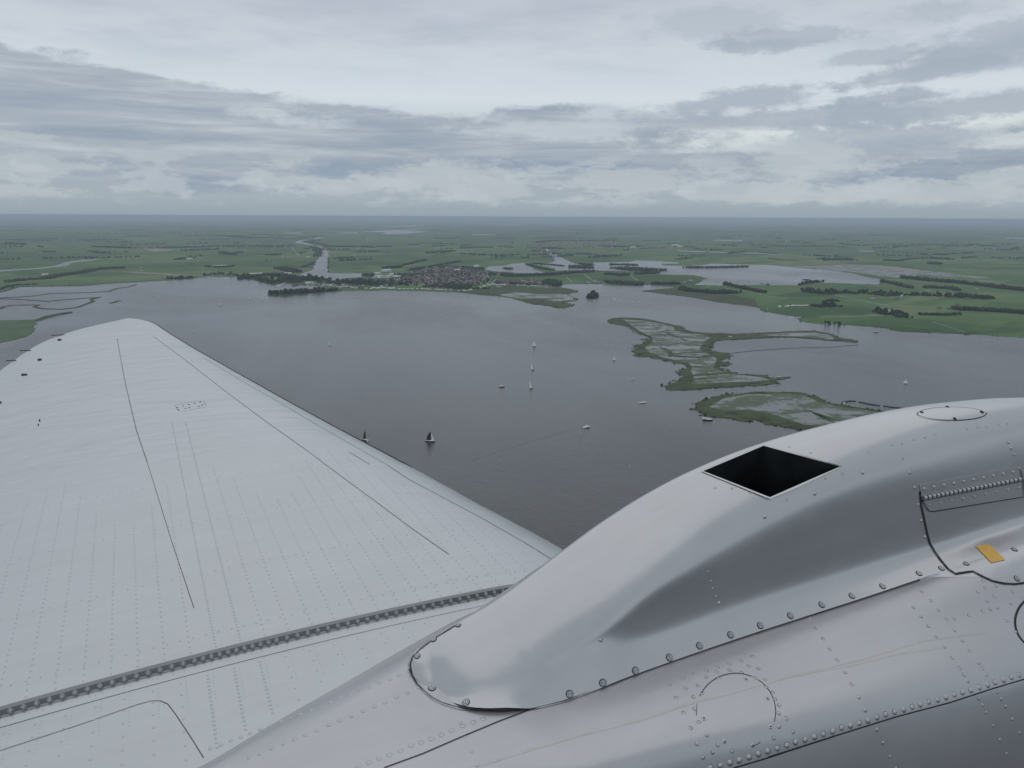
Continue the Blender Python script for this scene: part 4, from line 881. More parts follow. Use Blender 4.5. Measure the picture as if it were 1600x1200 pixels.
CR = [(641, 1030), (654, 1018), (680, 995), (717, 973), (750, 954), (785, 933), (820, 907), (862, 876), (910, 840), (960, 805), (1000, 780), (1050, 751), (1100, 728), (1195, 691), (1310, 659), (1380, 643), (1450, 631), (1530, 623), (1600, 620), (1700, 620), (1850, 628)]
C2 = [(935, 1003), (948, 985), (1000, 940), (1060, 903), (1130, 862), (1200, 824), (1300, 777), (1400, 747), (1440, 739), (1520, 724), (1600, 710), (1700, 697), (1850, 690)]
C4 = [(935, 1003), (1000, 994), (1070, 974), (1130, 954), (1200, 932), (1300, 902), (1400, 874), (1465, 856), (1600, 815), (1700, 787), (1850, 750)]
C5 = [(641, 1045), (650, 1065), (675, 1090), (703, 1104), (730, 1110), (780, 1112), (830, 1108), (880, 1097), (950, 1070), (1050, 1033), (1200, 982), (1340, 937), (1465, 895), (1600, 850), (1750, 803), (1850, 775)]
C6 = [(700, 1300), (850, 1243), (980, 1192), (1100, 1163), (1250, 1133), (1400, 1101), (1600, 1056), (1750, 1015), (1900, 975)]
XS = np.array([.87, .95, 1.05, 1.2, 1.35, 1.5, 1.7, 1.95, 2.2, 2.5, 2.8, 3.1, 3.2, 3.3, 3.4, 3.5, 3.65, 4.0, 4.5])
zcr = rowfit(CR, f_cr, XS); z2 = rowfit(C2, f_c2, XS); z4_ = rowfit(C4, f_c4, XS); z5_ = rowfit(C5, f_c5, XS); z6_ = rowfit(C6, f_c6, XS)
print('zcr', zcr.round(2)); print('z2', z2.round(2)); print('z4', z4_.round(2)); print('z5', z5_.round(2)); print('z6', z6_.round(2))
secs = []
for i, X in enumerate(XS):
    yc, y5 = f_cr(X), f_c5(X); c = np.array([yc, zcr[i]]); s5 = np.array([y5, z5_[i]])
    if X >= 1.5: p2 = np.array([f_c2(X), z2[i]]); p4 = np.array([f_c4(X), z4_[i]])
    else:
        k = (X-.87)/(1.5-.87); j = 5
        a5 = np.array([f_c5(1.5), z5_[j]]); ac = np.array([f_cr(1.5), zcr[j]]); a2 = np.array([f_c2(1.5), z2[j]+.012]); a4 = np.array([f_c4(1.5), z4_[j]-.012])
        r2 = (a2-a5)/(ac-a5); r4 = (a4-a5)/(ac-a5)
        r2 = r2*k+np.array([.32, .40])*(1-k); r4 = r4*k+np.array([.13, .17])*(1-k)
        p2 = s5+(c-s5)*r2; p4 = s5+(c-s5)*r4
    if X >= 1.5 and p2[1]-p4[1] < .03: mid = (p2[1]+p4[1])/2; p2[1] = mid+.012; p4[1] = mid-.012
    kk = min(1, max(0, (X-.87)/.6)); m1 = p2+(c-p2)*(np.array([.17, .58])*kk+np.array([.3, .38])*(1-kk)); m2 = p2+(c-p2)*(np.array([.52, .95])*kk+np.array([.62, .76])*(1-kk)); m0 = (p2+p4)/2+np.array([.002, 0])
    wz_ = float(wing_z(np.array([.3]), np.array([3.3]), np.array([4.3]))[0])
    k3 = min(1, max(0, (X-.87)/.7)); o1 = c+np.array([.10, -.075])*k3+np.array([.03, -.02])*(1-k3); o2 = c+np.array([.22, -.24*max(.35, min(1, (c[1]+1.9)*1.4))])*k3+np.array([.06, -.055])*(1-k3); o3 = np.array([max(3.2, yc+.3), -1.95])*k3+(c+np.array([.10, -.13]))*(1-k3)
    y6e = f_c6(X); ex = float(np.interp(X, [3.0, 3.2, 3.3, 3.4, 3.5, 3.7, 4.5], [.004, .008, .045, .075, .105, .12, .13])); fr = ex/(y5-y6e)
    s6 = np.array([y5-ex, z5_[i]+(z6_[i]-z5_[i])*fr+.018*4*fr*(1-fr)+.004])
    if X < 1.2: s5 = s5+np.array([0, .016])
    secs.append([o3, o2, o1, c, m2, m1, p2, m0, p4, s5])
secs = np.array(secs)                                          # (X, row, 2)
nr = secs.shape[1]
Xd = np.concatenate([np.linspace(.87, 1.2, 24), np.linspace(1.2, 4.5, 150)[1:]])
rows = np.zeros((len(Xd), nr, 2))
for j in range(nr):
    for k in range(2): rows[:, j, k] = pchip(XS, secs[:, j, k], Xd)
NS = 110; hump = np.zeros((len(Xd), NS, 3))
for i, X in enumerate(Xd):
    q = rows[i]; d = np.concatenate([[0], np.cumsum(np.hypot(*np.diff(q, axis=0).T)**.75)]); s = np.linspace(0, d[-1], NS)
    hump[i, :, 0] = X; hump[i, :, 1] = pchip(d, q[:, 0], s); hump[i, :, 2] = pchip(d, q[:, 1], s)
# light smoothing across the sections
for _ in range(6):
    h2 = hump.copy(); h2[:, 1:-1] = .25*hump[:, :-2]+.5*hump[:, 1:-1]+.25*hump[:, 2:]; h2[1:-1] = .25*h2[:-2]+.5*h2[1:-1]+.25*h2[2:]
    h2[:, -1] = hump[:, -1]; h2[:, :, 0] = hump[:, :, 0]; h2[0] = hump[0]; hump = h2
# rounded aft nose that closes the fairing on to the deck
nose = []
for k in range(1, 9):
    a = k/8*math.pi/2; g = hump[0].copy(); cen_ = np.array([.87, .5*(g[:, 1].min()+g[:, 1].max()), -1.78])
    bl = np.linspace(-1.735, -1.762, g.shape[0]); w_ = math.cos(a); g[:, 1] = cen_[1]+(g[:, 1]-cen_[1])*w_; g[:, 2] = bl+(g[:, 2]-bl)*w_; g[:, 0] = .87-.07*math.sin(a); nose.append(g)
hump = np.concatenate([np.array(nose[::-1]), hump], 0)
# deck: wing fillet line -> nacelle shoulder -> inboard side
f_fl = lambda X: float(np.interp(X, [-1.9, -.73, -.11, .03, .29, .59, .94, 1.19, 1.55, 2.0, 4.5], [2.3, 2.57, 2.67, 2.70, 2.83, 2.965, 3.137, 3.256, 3.38, 3.39, 3.39]))
Xk = np.linspace(-1.85, 4.5, 260); deck = []
for X in Xk:
    yf = f_fl(X); le, te = float(w_le(min(yf, 3.4))), -1.9; tt = min(1, max(.02, (le-X)/(le-te)))
    zf = float(wing_z(np.array([tt]), np.array([yf]), np.array([le-te]))[0]) if X < 2.2 else -1.95
    zf = max(zf, -2.0)
    y6 = f_c6(X); zz6 = float(np.interp(X, XS, z6_)) if X > 1.2 else None
    z6e = float(np.interp(1.35, XS, z6_))
    if zz6 is None: zz6 = z6e+(zf+.02-z6e)*min(1, (1.2-X)/1.4)*.5 if X > -.2 else z6e+(zf+.02-z6e)*.5
    y5 = f_c5(max(X, 1.1)); z5d = (float(np.interp(X, XS, z5_))-.004) if X > 1.1 else float(np.interp(1.1, XS, z5_))-.004+((zf+.03)-(float(np.interp(1.1, XS, z5_))-.004))*min(1, (1.1-X)/1.2)
    zr = float(np.interp(X, [-1.9, -.5, .03, .5, .87, 1.1, 1.4, 4.5], [zf+.012, zf+.03, zf+.045, zf+.08, -1.745, -1.728, -1.70, -1.70])); q = np.array([[yf, zf+.002], [yf-.03, zf+.012], [yf-.06, zf+.03*min(1, max(.3, X+1))], [yf-.28, zr], [.5*(yf-.28)+.5*y5, .5*zr+.5*z5d-.004], [y5, z5d], [.5*(y5+y6), .5*(z5d+zz6)+.018], [y6, zz6], [y6-.014, zz6-.04], [y6-.05, zz6-.16], [y6-.085, zz6-.38], [y6-.11, zz6-.75]])
    d = np.concatenate([[0], np.cumsum(np.hypot(*np.diff(q, axis=0).T)**.8)]); s = np.linspace(0, d[-1], 100)
    deck.append(np.stack([np.full(100, X), pchip(d, q[:, 0], s), pchip(d, q[:, 1], s)], -1))
deck = np.array(deck)
for _ in range(10):
    h2 = deck.copy(); h2[:, 1:-1] = .25*deck[:, :-2]+.5*deck[:, 1:-1]+.25*deck[:, 2:]; h2[1:-1] = .25*h2[:-2]+.5*h2[1:-1]+.25*h2[2:]; h2[:, :, 0] = deck[:, :, 0]; deck = h2
B_DECK = bvh_of([deck])
hx = [i for i in range(len(hump)) if hump[i, -1, 0] > 3.12]; hatch = []     # lower flap of the hatch that laps over the deck
for i in hx:
    X, y0, z0 = hump[i, -1]; ex = float(np.interp(X, [3.12, 3.2, 3.3, 3.4, 3.5, 3.7, 4.5], [.0005, .004, .045, .075, .105, .12, .13])); row_ = []
    for f in np.linspace(0, 1, 8):
        h = B_DECK.ray_cast(Vector((X, y0-ex*f, 0)), Vector((0, 0, -1))); zz = h[0].z if h[0] else z0
        row_.append((X, y0-ex*f, (z0*(1-f)**2+(zz+.0007)*(1-(1-f)**2))))
    hatch.append(row_)
hatch = np.array(hatch)
B_HUMP = bvh_of([hump, hatch]); B_DECK = bvh_of([deck]); O0 = Vector((0, 0, 0))
def hit(px, py, which='nac'):
    """point and outward normal of the aeroplane's skin on this sight line (aeroplane axes)"""
    r = ray(px, py).normalized(); best = None
    for B in ({'nac': (B_HUMP, B_DECK, B_WING), 'hump': (B_HUMP,), 'deck': (B_DECK, B_WING), 'wing': (B_WING,)}[which]):
        h = B.ray_cast(O0, r)
        if h[0] is not None and (best is None or h[3] < best[2]): best = (h[0], h[1] if h[1].dot(r) < 0 else -h[1], h[3])
    return best
def dome(mb, c, n, r, h=.45, seg=8, mi=0):
    x = n.orthogonal().normalized(); y = n.cross(x); vs = []
    for q, z in ((1.0, 0.0), (.82, .55), (.45, .9)):
        vs += [c+(x*math.cos(6.2832*k/seg)+y*math.sin(6.2832*k/seg))*r*q+n*(r*h*z) for k in range(seg)]
    vs.append(c+n*r*h); b0 = len(mb.v)
    fs = [(q*seg+k, q*seg+(k+1) % seg, (q+1)*seg+(k+1) % seg, (q+1)*seg+k) for q in (0, 1) for k in range(seg)]+[(2*seg+k, 2*seg+(k+1) % seg, 3*seg) for k in range(seg)]
    mb.add(vs, fs, mi)
def rivet(mb, c, n, r, h=.45, seg=10, mi=0, ring=1):
    dome(mb, c, n, r, h, seg, mi); x = n.orthogonal().normalized(); y = n.cross(x)
    k0 = rng.random()*6.28; A = []
    for k in range(9):                                         # dirt and contact shade painted as a dark crescent, turned at random
        a = k0+(k/8-.5)*rng.uniform(3.5, 5.5); d = x*math.cos(a)+y*math.sin(a); A.append([tuple(c+d*r*.97+n*.0004), tuple(c+d*r*(1.0+.20*math.sin(math.pi*k/8))+n*.0004)])
    mb.grid(A, mi=ring)
def ribbon(mb, pts, w, which='nac', off=.0012, closed=False, sub=6.0, mi=0, wv=0.0):
    """a seam: thin strip of width w (m) that lies on the skin along the sight-line path"""
    L = list(pts)+([pts[0]] if closed else []); P = []
    for (a, b_), (c, d) in zip(L, L[1:]):
        k = max(1, int(math.hypot(c-a, d-b_)/sub)); P += [(a+(c-a)*j/k, b_+(d-b_)*j/k) for j in range(k)]
    P.append(L[-1]); H = [hit(*p, which) for p in P]; H = [h for h in H if h is not None]
    rowsA = []
    for i, h in enumerate(H):
        d = H[min(i+1, len(H)-1)][0]-H[max(i-1, 0)][0]
        if d.length < 1e-6: continue
        s = h[1].cross(d.normalized())*(w/2*(1+wv*(rng.random()-.5))); c = h[0]+h[1]*off
        rowsA.append([tuple(c+s), tuple(c-s)])
    if len(rowsA) > 1: mb.grid(rowsA, mi=mi)
def patch(quad, n, m_, which, off, thick=0.0):
    """a thin plate bent on to the skin between four corner sight lines"""
    (a, b_, c, d) = [np.array(q, float) for q in quad]; mb = MB(); A = []; last = None
    for i in range(n+1):
        f = i/n; l = a+(d-a)*f; r = b_+(c-b_)*f; row = []
        for j in range(m_+1):
            p = l+(r-l)*j/m_; h = hit(p[0], p[1], which); 
            last = h = h or last; row.append(tuple(h[0]+h[1]*off))
        A.append(row)
    mb.grid(A)
    if thick:
        edge = [A[0][j] for j in range(m_+1)]+[A[i][m_] for i in range(1, n+1)]+[A[n][j] for j in range(m_-1, -1, -1)]+[A[i][0] for i in range(n-1, 0, -1)]
        h = hit(*((a+c)/2), which); dn = h[1]*thick; k = len(edge); lo = [tuple(Vector(e)-dn) for e in edge]
        mb.add(edge+lo, [(i, (i+1) % k, k+(i+1) % k, k+i) for i in range(k)])
    return mb

# ---- rivets of the outer wing (span rows between the stringers), part of the skin
def wp(X, Y):
    le, te = float(w_le(Y)), float(w_te(Y)); c = le-te; tt = (le-X)/c
    if tt < .004 or tt > .99: return None
    f = lambda a, b_: Vector((a, b_, float(wing_z(np.array([(float(w_le(b_))-a)/(float(w_le(b_))-float(w_te(b_)))]), np.array([b_]), np.array([float(w_le(b_))-float(w_te(b_))]))[0])))
    p = f(X, Y); e = .01; n = (f(X+e, Y)-p).cross(f(X, Y+e)-p).normalized(); return p, n
k = 0
for xi in np.arange(-1.55, 2.35, .105):
    dense = abs(xi-.13) < .06 or abs(xi-.235) < .06
    st = .030 if dense else .048; Ymax = 7.2 if dense else 5.6+.5*math.sin(xi*7)
    for Y in np.arange(3.50, Ymax, st):
        X = xi-(Y-3.4)*.02; h = wp(X, Y)
        if h: dome(sk, h[0], h[1], .0055 if not dense else .006, .5, 6)
for yi in (3.62, 4.25, 4.95, 5.7):                             # chordwise rib rows, sparse
    for X in np.arange(-1.5, 2.3, .055 if yi < 4 else .07):
        h = wp(X, yi)
        if h: dome(sk, h[0], h[1], .0055, .5, 6)
for xi in np.arange(1.3, 2.3, .06):
    for Y in np.arange(3.5, 6.3, .06):
        X = xi-(Y-3.4)*.26; h = wp(X, Y)
        if h: dome(sk, h[0], h[1], .004, .35, 6)
for X0, Y0 in ((.2, 8.0),):                                     # small access plate out on the wing
    for px, py in ((277, 637), (286, 634), (295, 632), (304, 630), (313, 628), (316, 633), (279, 640), (290, 638), (296, 637), (311, 635)):
        h = hit(px, py, 'wing'); dome(sk, h[0], h[1], .010, .3, 6, 1)
wing_o = sk.build('wing', [M_WING, M_SEAM], plane, True)
mb = MB(); mb.grid(cen, flip=True)
for xi in np.arange(-1.6, 1.9, .105):
    dense = abs(xi-.13) < .06 or abs(xi-.235) < .06
    for Y in np.arange(2.0, 3.30, .028 if dense else .085):
        if Y > f_fl(xi)+.05:
            h = wp(xi, Y)
            if h: dome(mb, h[0], h[1], .0065 if dense else .0052, .5, 6)
    for Y in np.arange(3.08, 3.34, .026):
        h = wp(xi+.02, Y)
        if h: dome(mb, h[0], h[1], .0038, .35, 6)
cw = mb.build('center_wing', M_WING, plane, True)
# seams of the wing skin
mb = MB()
ribbon(mb, [(268, 845), (303, 950)], .0035, 'wing'); ribbon(mb, [(230, 722), (268, 845)], .003, 'wing', .0015)
ribbon(mb, [(481, 705), (541, 750), (582, 780), (641, 824), (701, 866)], .0035, 'wing', .0015); ribbon(mb, [(239, 525), (294, 566), (353, 612), (419, 661), (481, 705)], .0042, 'wing', .0015)
ribbon(mb, [(606, 727), (637, 748), (697, 780), (750, 808), (820, 848), (862, 874)], .005, 'wing', .0015); ribbon(mb, [(434, 627), (472, 650), (522, 679), (569, 706), (606, 727)], .004, 'wing', .0015); ribbon(mb, [(316, 558), (356, 582), (400, 608), (434, 627)], .004, 'wing', .0015); ribbon(mb, [(545, 706), (578, 726)], .004, 'wing', .0015)
mb.build('skin_seam', M_LINE, wing_o)
mb = MB()
ribbon(mb, [(183, 528), (187, 552), (196, 600), (213, 672), (230, 722)], .008, 'wing', .0015); ribbon(mb, [(274, 633), (292, 629), (318, 626), (322, 634)], .004, 'wing'); ribbon(mb, [(274, 633), (279, 643), (300, 640), (322, 636)], .004, 'wing')
mb.build('lap_joint', M_FADE, wing_o)
# black de-icing boot wrapped round the leading edge
Yb = np.linspace(5.9, 13.2, 120); tsil = np.interp(Yb, [6, 7, 8, 13.2], [.0345, .030, .028, .028])
up = np.stack([wing_grid(np.array([y_]), np.linspace(0, ts_, 8))[0] for y_, ts_ in zip(Yb, tsil)]); lo_ = lower_grid(Yb, np.linspace(0, .06, 6)); g = np.concatenate([up[:, ::-1], lo_[:, 1:]], 1); g[:, :, 0] += .006; g[:, :, 2] += .003
mb = MB(); mb.grid(g); mb.build('deicing_boot', M_BOOT, wing_o, True)
# aileron gap brackets near the trailing edge
for i, (px, py, s) in enumerate(((38, 585.5, 9), (62, 562, 6.5), (93, 531, 6), (1, 629, 3), (62, 657, 2), (60, 664, 1.6))):
    mb = patch([(px-s/2, py-1), (px+s/2, py-1.2), (px+s/2, py+1), (px-s/2, py+1.6)], 2, 3, 'wing', .006, .004) if hit(px-s/2, py-1, 'wing') and hit(px+s/2, py-1.2, 'wing') else None
    if mb: mb.build('aileron_bracket', M_SEAM, wing_o)
for Y, ln in ((12.45, .16), (11.55, .12), (11.0, .10)):          # horns that stand out behind the trailing edge
    x = float(w_te(Y)); z = float(wing_z(np.array([1.0]), np.array([Y]), np.array([float(w_le(Y))-x]))[0]); mb = MB(); mb.box((x-.02, Y, z+.008), (ln, .012, .008)); mb.build('aileron_horn', M_SEAM, wing_o)
# joint of outer wing and centre wing: bolted upright flange
Yj = 3.40
Xj = np.linspace(-1.2, 1.95, 120)
zj = np.array([float(wing_z(np.array([(2.48-x)/4.38]), np.array([3.4]), np.array([4.38]))[0]) for x in Xj])
FH = .031
prof = [(0.0, -.006), (0.0, FH), (.014, FH+.004), (.03, FH), (.07, -.004)]
mb = MB(); mb.grid([[(x, Yj+a, z+b_) for a, b_ in prof] for x, z in zip(Xj, zj)]); fl = mb.build('joint_flange', M_FLANGE, wing_o)
mb = MB(); mb.grid([[(x, Yj-.075, z+.001), (x, Yj-.070, z+.003), (x, Yj-.008, z+.004), (x, Yj-.001, z+.008)] for x, z in zip(Xj, zj)], flip=True)
for x in np.arange(-1.1, 1.8, .105):
    for dx in (0, .022, .044):
        for dy in (-.018, -.04):
            z = float(np.interp(x+dx, Xj, zj)); dome(mb, Vector((x+dx, Yj+dy, z+.003)), Vector((0, 0, 1)), .0045, .4, 6)
mb.build('joint_strap', M_WING, wing_o, True)
bolt0 = None; nb = 0
x = -.92
while x < 1.86 and nb < 90:
    near = abs(x-.18) < .19 or x > 1.55
    z = float(np.interp(x, Xj, zj))+FH*.62
    if bolt0 is None:
        b_ = MB(); b_.tube((0, .004, 0), (0, -.003, 0), .0112, .0112, 14); b_.tube((0, -.003, 0), (0, -.010, 0), .0084, .0078, 6); b_.tube((0, -.011, 0), (0, -.014, 0), .005, .004, 8); bolt0 = b_.build('bolt', M_STEEL, wing_o); o = bolt0
    else: o = bolt0.copy(); SC.collection.objects.link(o); o.parent = wing_o
    o.location = (x, Yj, z); o.rotation_euler = (0, rng.uniform(0, 1), 0); nb += 1
    x += .034 if near else .0455
# access panel of the centre wing at the lower left
mb = MB(); ribbon(mb, [(-120, 1209), (0, 1173), (120, 1134), (215, 1101), (235, 1095.5), (250, 1095), (262, 1100), (275, 1117), (300, 1155), (318, 1184)], .003, 'deck', .0015)
mb.build('panel_seam', M_LINE, cw)

# ---- the nacelle body (deck) and its rivets
mb = MB(); mb.grid(deck)
def rivline(mb, a, b_, n, r, which='deck', h=.5, jit=.0, mi=0, seg=9):
    for i in range(n):
        f = i/(n-1) if n > 1 else 0; p = hit(a[0]+(b_[0]-a[0])*f+rng.normal()*jit, a[1]+(b_[1]-a[1])*f+rng.normal()*jit, which)
        if p: dome(mb, p[0], p[1], r, h, seg, mi)
RV = .0085
# shoulder row of big rivets
pts = [(905, 1207), (960, 1190), (1000, 1178), (1054, 1163), (1105, 1148), (1155, 1133), (1250, 1104), (1330, 1085), (1400, 1091), (1500, 1065), (1600, 1045)]
pts = [(880, 1213), (950, 1194), (1050, 1168), (1150, 1142), (1250, 1120), (1350, 1096), (1450, 1068), (1600, 1052)]
z4b = lambda L: [(900+a/4, 900+b_/4) for a, b_ in L]; z4c = lambda L: [(1200+a/4, 900+b_/4) for a, b_ in L]
row = z4b([(840, 1200), (902, 1185), (962, 1168), (1020, 1152), (1082, 1133), (1140, 1113), (1198, 1096), (1258, 1078), (1318, 1060), (1373, 1040), (1433, 1024), (1490, 1006), (1546, 990)]) + \
    z4c([(405, 972), (460, 950), (515, 935), (571, 920), (625, 903), (680, 884), (736, 866), (792, 850), (847, 835), (902, 820), (952, 804), (1006, 788), (1060, 774), (1112, 758), (1164, 742), (1217, 727), (1268, 714), (1320, 697), (1372, 681), (1420, 666), (1472, 650), (1522, 634), (1570, 620), (1618, 604)])
for p in row:
    h = hit(*p, 'deck')
    if h: rivet(mb, h[0], h[1], .0108, .5, 12)
for L in (z4c([(262, 262), (298, 325), (345, 393), (388, 460), (433, 528), (481, 602), (525, 678), (566, 757), (607, 838), (680, 960), (718, 1042), (762, 1127), (800, 1200)]),
          z4c([(908, 195), (955, 253), (1002, 313), (1049, 377), (1101, 442), (1152, 513), (1197, 578), (1226, 618), (1247, 655), (1318, 766), (1342, 808), (1363, 852), (1408, 936), (1448, 1023), (1490, 1110)]),
          z4c([(963, 100), (1017, 155), (1067, 213), (1116, 272), (1166, 272), (1165, 340), (1214, 403), (1262, 470), (1315, 542), (1341, 578), (1362, 617), (1435, 726), (1458, 769), (1486, 815), (1527, 895), (1573, 980), (1620, 1060)]),
          z4c([(1312, 98), (1370, 155), (1412, 128), (1358, 75), (1345, 32), (1420, 62), (1345, 222), (1388, 206), (1432, 197), (1257, 247), (1515, 170), (1530, 98), (1597, 145), (1490, 282), (1548, 348)]),
          z4b([(585, 675), (667, 637), (738, 615), (812, 592), (884, 573), (957, 548), (1030, 528), (1103, 506), (685, 700), (763, 684), (812, 630), (877, 600), (957, 588), (1078, 566), (1140, 577), (628, 762), (737, 755), (742, 830), (673, 855), (768, 915), (716, 952), (818, 993), (757, 1048), (888, 1056), (856, 1102), (793, 1135), (975, 1096),
               (1180, 650), (1188, 695), (1230, 728), (1243, 770), (1271, 808), (1268, 857), (1312, 892), (1268, 940), (1355, 975), (1238, 1014), (1033, 603), (1116, 637)])):
    for p in L:
        h = hit(*p, 'deck')
        if h: rivet(mb, h[0], h[1], .0076, .42, 10)
# rows along the wing fillet and the lap joint
for a, b_, n, r in (((330, 1170), (655, 1043), 22, .009), ((390, 1185), (690, 1060), 18, .0095), ((560, 1198), (755, 1123), 13, .0115), ((718, 1130), (745, 1196), 4, .008)):
    rivline(mb, a, b_, n, r, 'deck', .35, .6)
# shallow swage along the fillet
nac = mb.build('engine_nacelle', [M_DECK, M_DIRTSHADE], plane, True)
def seam(*a, **k):
    q = MB(); ribbon(q, *a, **k)
    if q.v: q.build('panel_seam', M_SEAM, nac)
seam(z4b([(0, 1262), (200, 1235), (560, 1206), (985, 1200), (1180, 1142), (1400, 1070), (1600, 1006)])[3:], .0045, 'deck', .002)
seam(z4c([(0, 1132), (400, 1005), (800, 880), (1140, 790), (1400, 705), (1600, 645), (1800, 590)]), .0045, 'deck', .002)
seam([(600, 1200), (660, 1178), (720, 1152), (780, 1127), (828, 1109)], .0045, 'deck', .002)
c_ = (1150, 1112)
ang = lambda a0, a1: [(c_[0]+62*math.cos(R(a)), c_[1]-60*math.sin(R(a))*1.0) for a in range(a0, a1, 6)]
seam(ang(-15, 60), .0025, 'deck', .0015); seam(ang(66, 160), .0028, 'deck', .0015); seam(ang(168, 190), .0018, 'deck', .0015); seam(ang(-64, -50), .0018, 'deck', .0015)
mb = MB(); ribbon(mb, [(735, 1200), (800, 1180), (900, 1150), (1000, 1125), (1090, 1095), (1150, 1080), (1210, 1063)], .012, 'deck', .0005, wv=.3); ribbon(mb, [(1210, 1063), (1270, 1050), (1330, 1040), (1400, 1022), (1470, 1012)], .009, 'deck', .0005, wv=.3)
ribbon(mb, [(1210, 1062), (1280, 1046), (1350, 1030), (1440, 1002), (1540, 988)], .007, 'deck', .0006, wv=.3); mb.build('oil_streak', M_OIL, nac)
def screw(px, py, r=.0072, par=None):
    h = hit(px, py, 'deck'); a = MB(); dome(a, h[0], h[1], r, .4, 10); a.build('screw', M_STEEL, par, True)
    a = MB(); a.tube(h[0]+h[1]*.002, h[0]+h[1]*(r*.45), .0028, .0028, 6); return a
for p in z4b([(788, 733), (895, 635), (1063, 650), (1197, 770), (1215, 942), (1104, 1058), (928, 1034), (798, 893)]):
    h = hit(*p, 'deck'); a = MB(); dome(a, h[0], h[1], .0085, .45, 10); x_ = h[1].orthogonal().normalized(); c = h[0]+h[1]*.0045
    a.tube(c-h[1]*.002, c+h[1]*.0004, .0032, .0032, 6, mi=1); a.build('screw', [M_STEEL, M_SEAM], nac, False)
# round cover at the right edge
mb = MB(); cc = (1632, 972)
ribbon(mb, [(cc[0]+46*math.cos(R(a)), cc[1]-44*math.sin(R(a))) for a in range(100, 262, 6)], .009, 'deck', .002); mb.build('round_cover_edge', M_SEAM, nac)

# ---- the hump fairing that fairs the nacelle into the wing, cut for the air outlet
def quadplanes(Q):
    H = [hit(*q, 'hump') for q in Q]; cN = sum((h[1] for h in H), Vector()).normalized(); c0 = sum((h[0] for h in H), Vector())/4
    out = []
    for i in range(4):
        a, b_ = H[i][0], H[(i+1) % 4][0]; n = a.cross(b_).normalized()
        if n.dot(c0-a) > 0: n = -n
        out.append((a, n))
    return H, out, c0, cN
HOLE = [(1099, 736), (1193, 696.5), (1312, 729), (1203, 777)]
bm = bmesh.new(); g = hump; n, m_ = g.shape[:2]
vv = [[bm.verts.new(tuple(map(float, g[i, j]))) for j in range(m_)] for i in range(n)]
for i in range(n-1):
    for j in range(m_-1): bm.faces.new((vv[i][j], vv[i+1][j], vv[i+1][j+1], vv[i][j+1]))
Hh, PL, c0, cN = quadplanes(HOLE)
for a, nn in PL:
    fs = [f for f in bm.faces if (f.calc_center_median()-c0).length < .55]
    geom = list({v for f in fs for v in f.verts})+list({e for f in fs for e in f.edges})+fs
    bmesh.ops.bisect_plane(bm, geom=geom, dist=1e-6, plane_co=a, plane_no=nn)
kill = [f for f in bm.faces if (f.calc_center_median()-c0).length < .6 and all((f.calc_center_median()-a).dot(nn) < 0 for a, nn in PL) and f.normal.dot(cN)*(1 if f.normal.dot(cN) > 0 else -1) > .2]
rim = {e for f in kill for e in f.edges}; killset = set(kill)
rim = [(e.verts[0].co.copy(), e.verts[1].co.copy()) for e in rim if sum(1 for f in e.link_faces if f in killset) == 1]
bmesh.ops.delete(bm, geom=kill, context='FACES')
bmesh.ops.recalc_face_normals(bm, faces=bm.faces)
hv = [v.co.copy() for v in bm.verts]; hf = [tuple(v.index for v in f.verts) for f in bm.faces] if bm.verts.index_update() is None else None
bm.free(); mb = MB(); mb.add(hv, hf); mb.grid(hatch)
for p in [(848+0, 0)][:0]: pass
zq = lambda L: [(880+a*.45, 600+b_*.45) for a, b_ in L]
for p in zq([(699, 461), (873, 380), (1040, 307), (1204, 308), (1220, 360), (1232, 418), (1243, 474), (1255, 531), (541, 761), (129, 889), (1545, 203), (1555, 223), (1566, 245), (1583, 292)]):
    h = hit(*p, 'hump')
    if h: rivet(mb, h[0], h[1], .0085, .6, 12)
for p in zq([(526, 360), (585, 362), (650, 378), (700, 396), (775, 403), (910, 326), (970, 310), (1178, 258), (503, 652), (513, 684), (519, 710), (530, 738), (1215, 192), (1255, 184), (1290, 175), (1400, 155), (1440, 150), (1470, 147), (1140, 212), (1175, 205), (1060, 240), (860, 238), (785, 218), (1510, 140), (1540, 136)]):
    h = hit(*p, 'hump')
    if h: rivet(mb, h[0], h[1], .0062, .4, 8)
fair = mb.build('nacelle_fairing', [M_NAC, M_DIRTSHADE], plane, True)
# duct behind the hole
mb = MB(); lip = MB(); dn = -cN*.34
for a, b_ in rim:
    p = [a, b_, b_+dn+(c0-b_)*.08, a+dn+(c0-a)*.08]; mb.add(p, [(0, 1, 2, 3)])
    ua, ub = (a-c0).normalized(), (b_-c0).normalized(); q = [a-cN*.012, b_-cN*.012, b_+cN*.0006, a+cN*.0006, b_+cN*.0010+ub*.005, a+cN*.0010+ua*.005, b_+cN*.0008+ub*.013, a+cN*.0008+ua*.013]; lip.add(q, [(0, 1, 2, 3), (3, 2, 4, 5), (5, 4, 6, 7)])
mb.add([h[0]*1.0+dn*.97+(h[0]-c0)*.05 for h in Hh], [(0, 1, 2, 3)]); mb.build('air_outlet', M_HOLE, fair); lip.build('outlet_lip', M_NAC, fair, False)
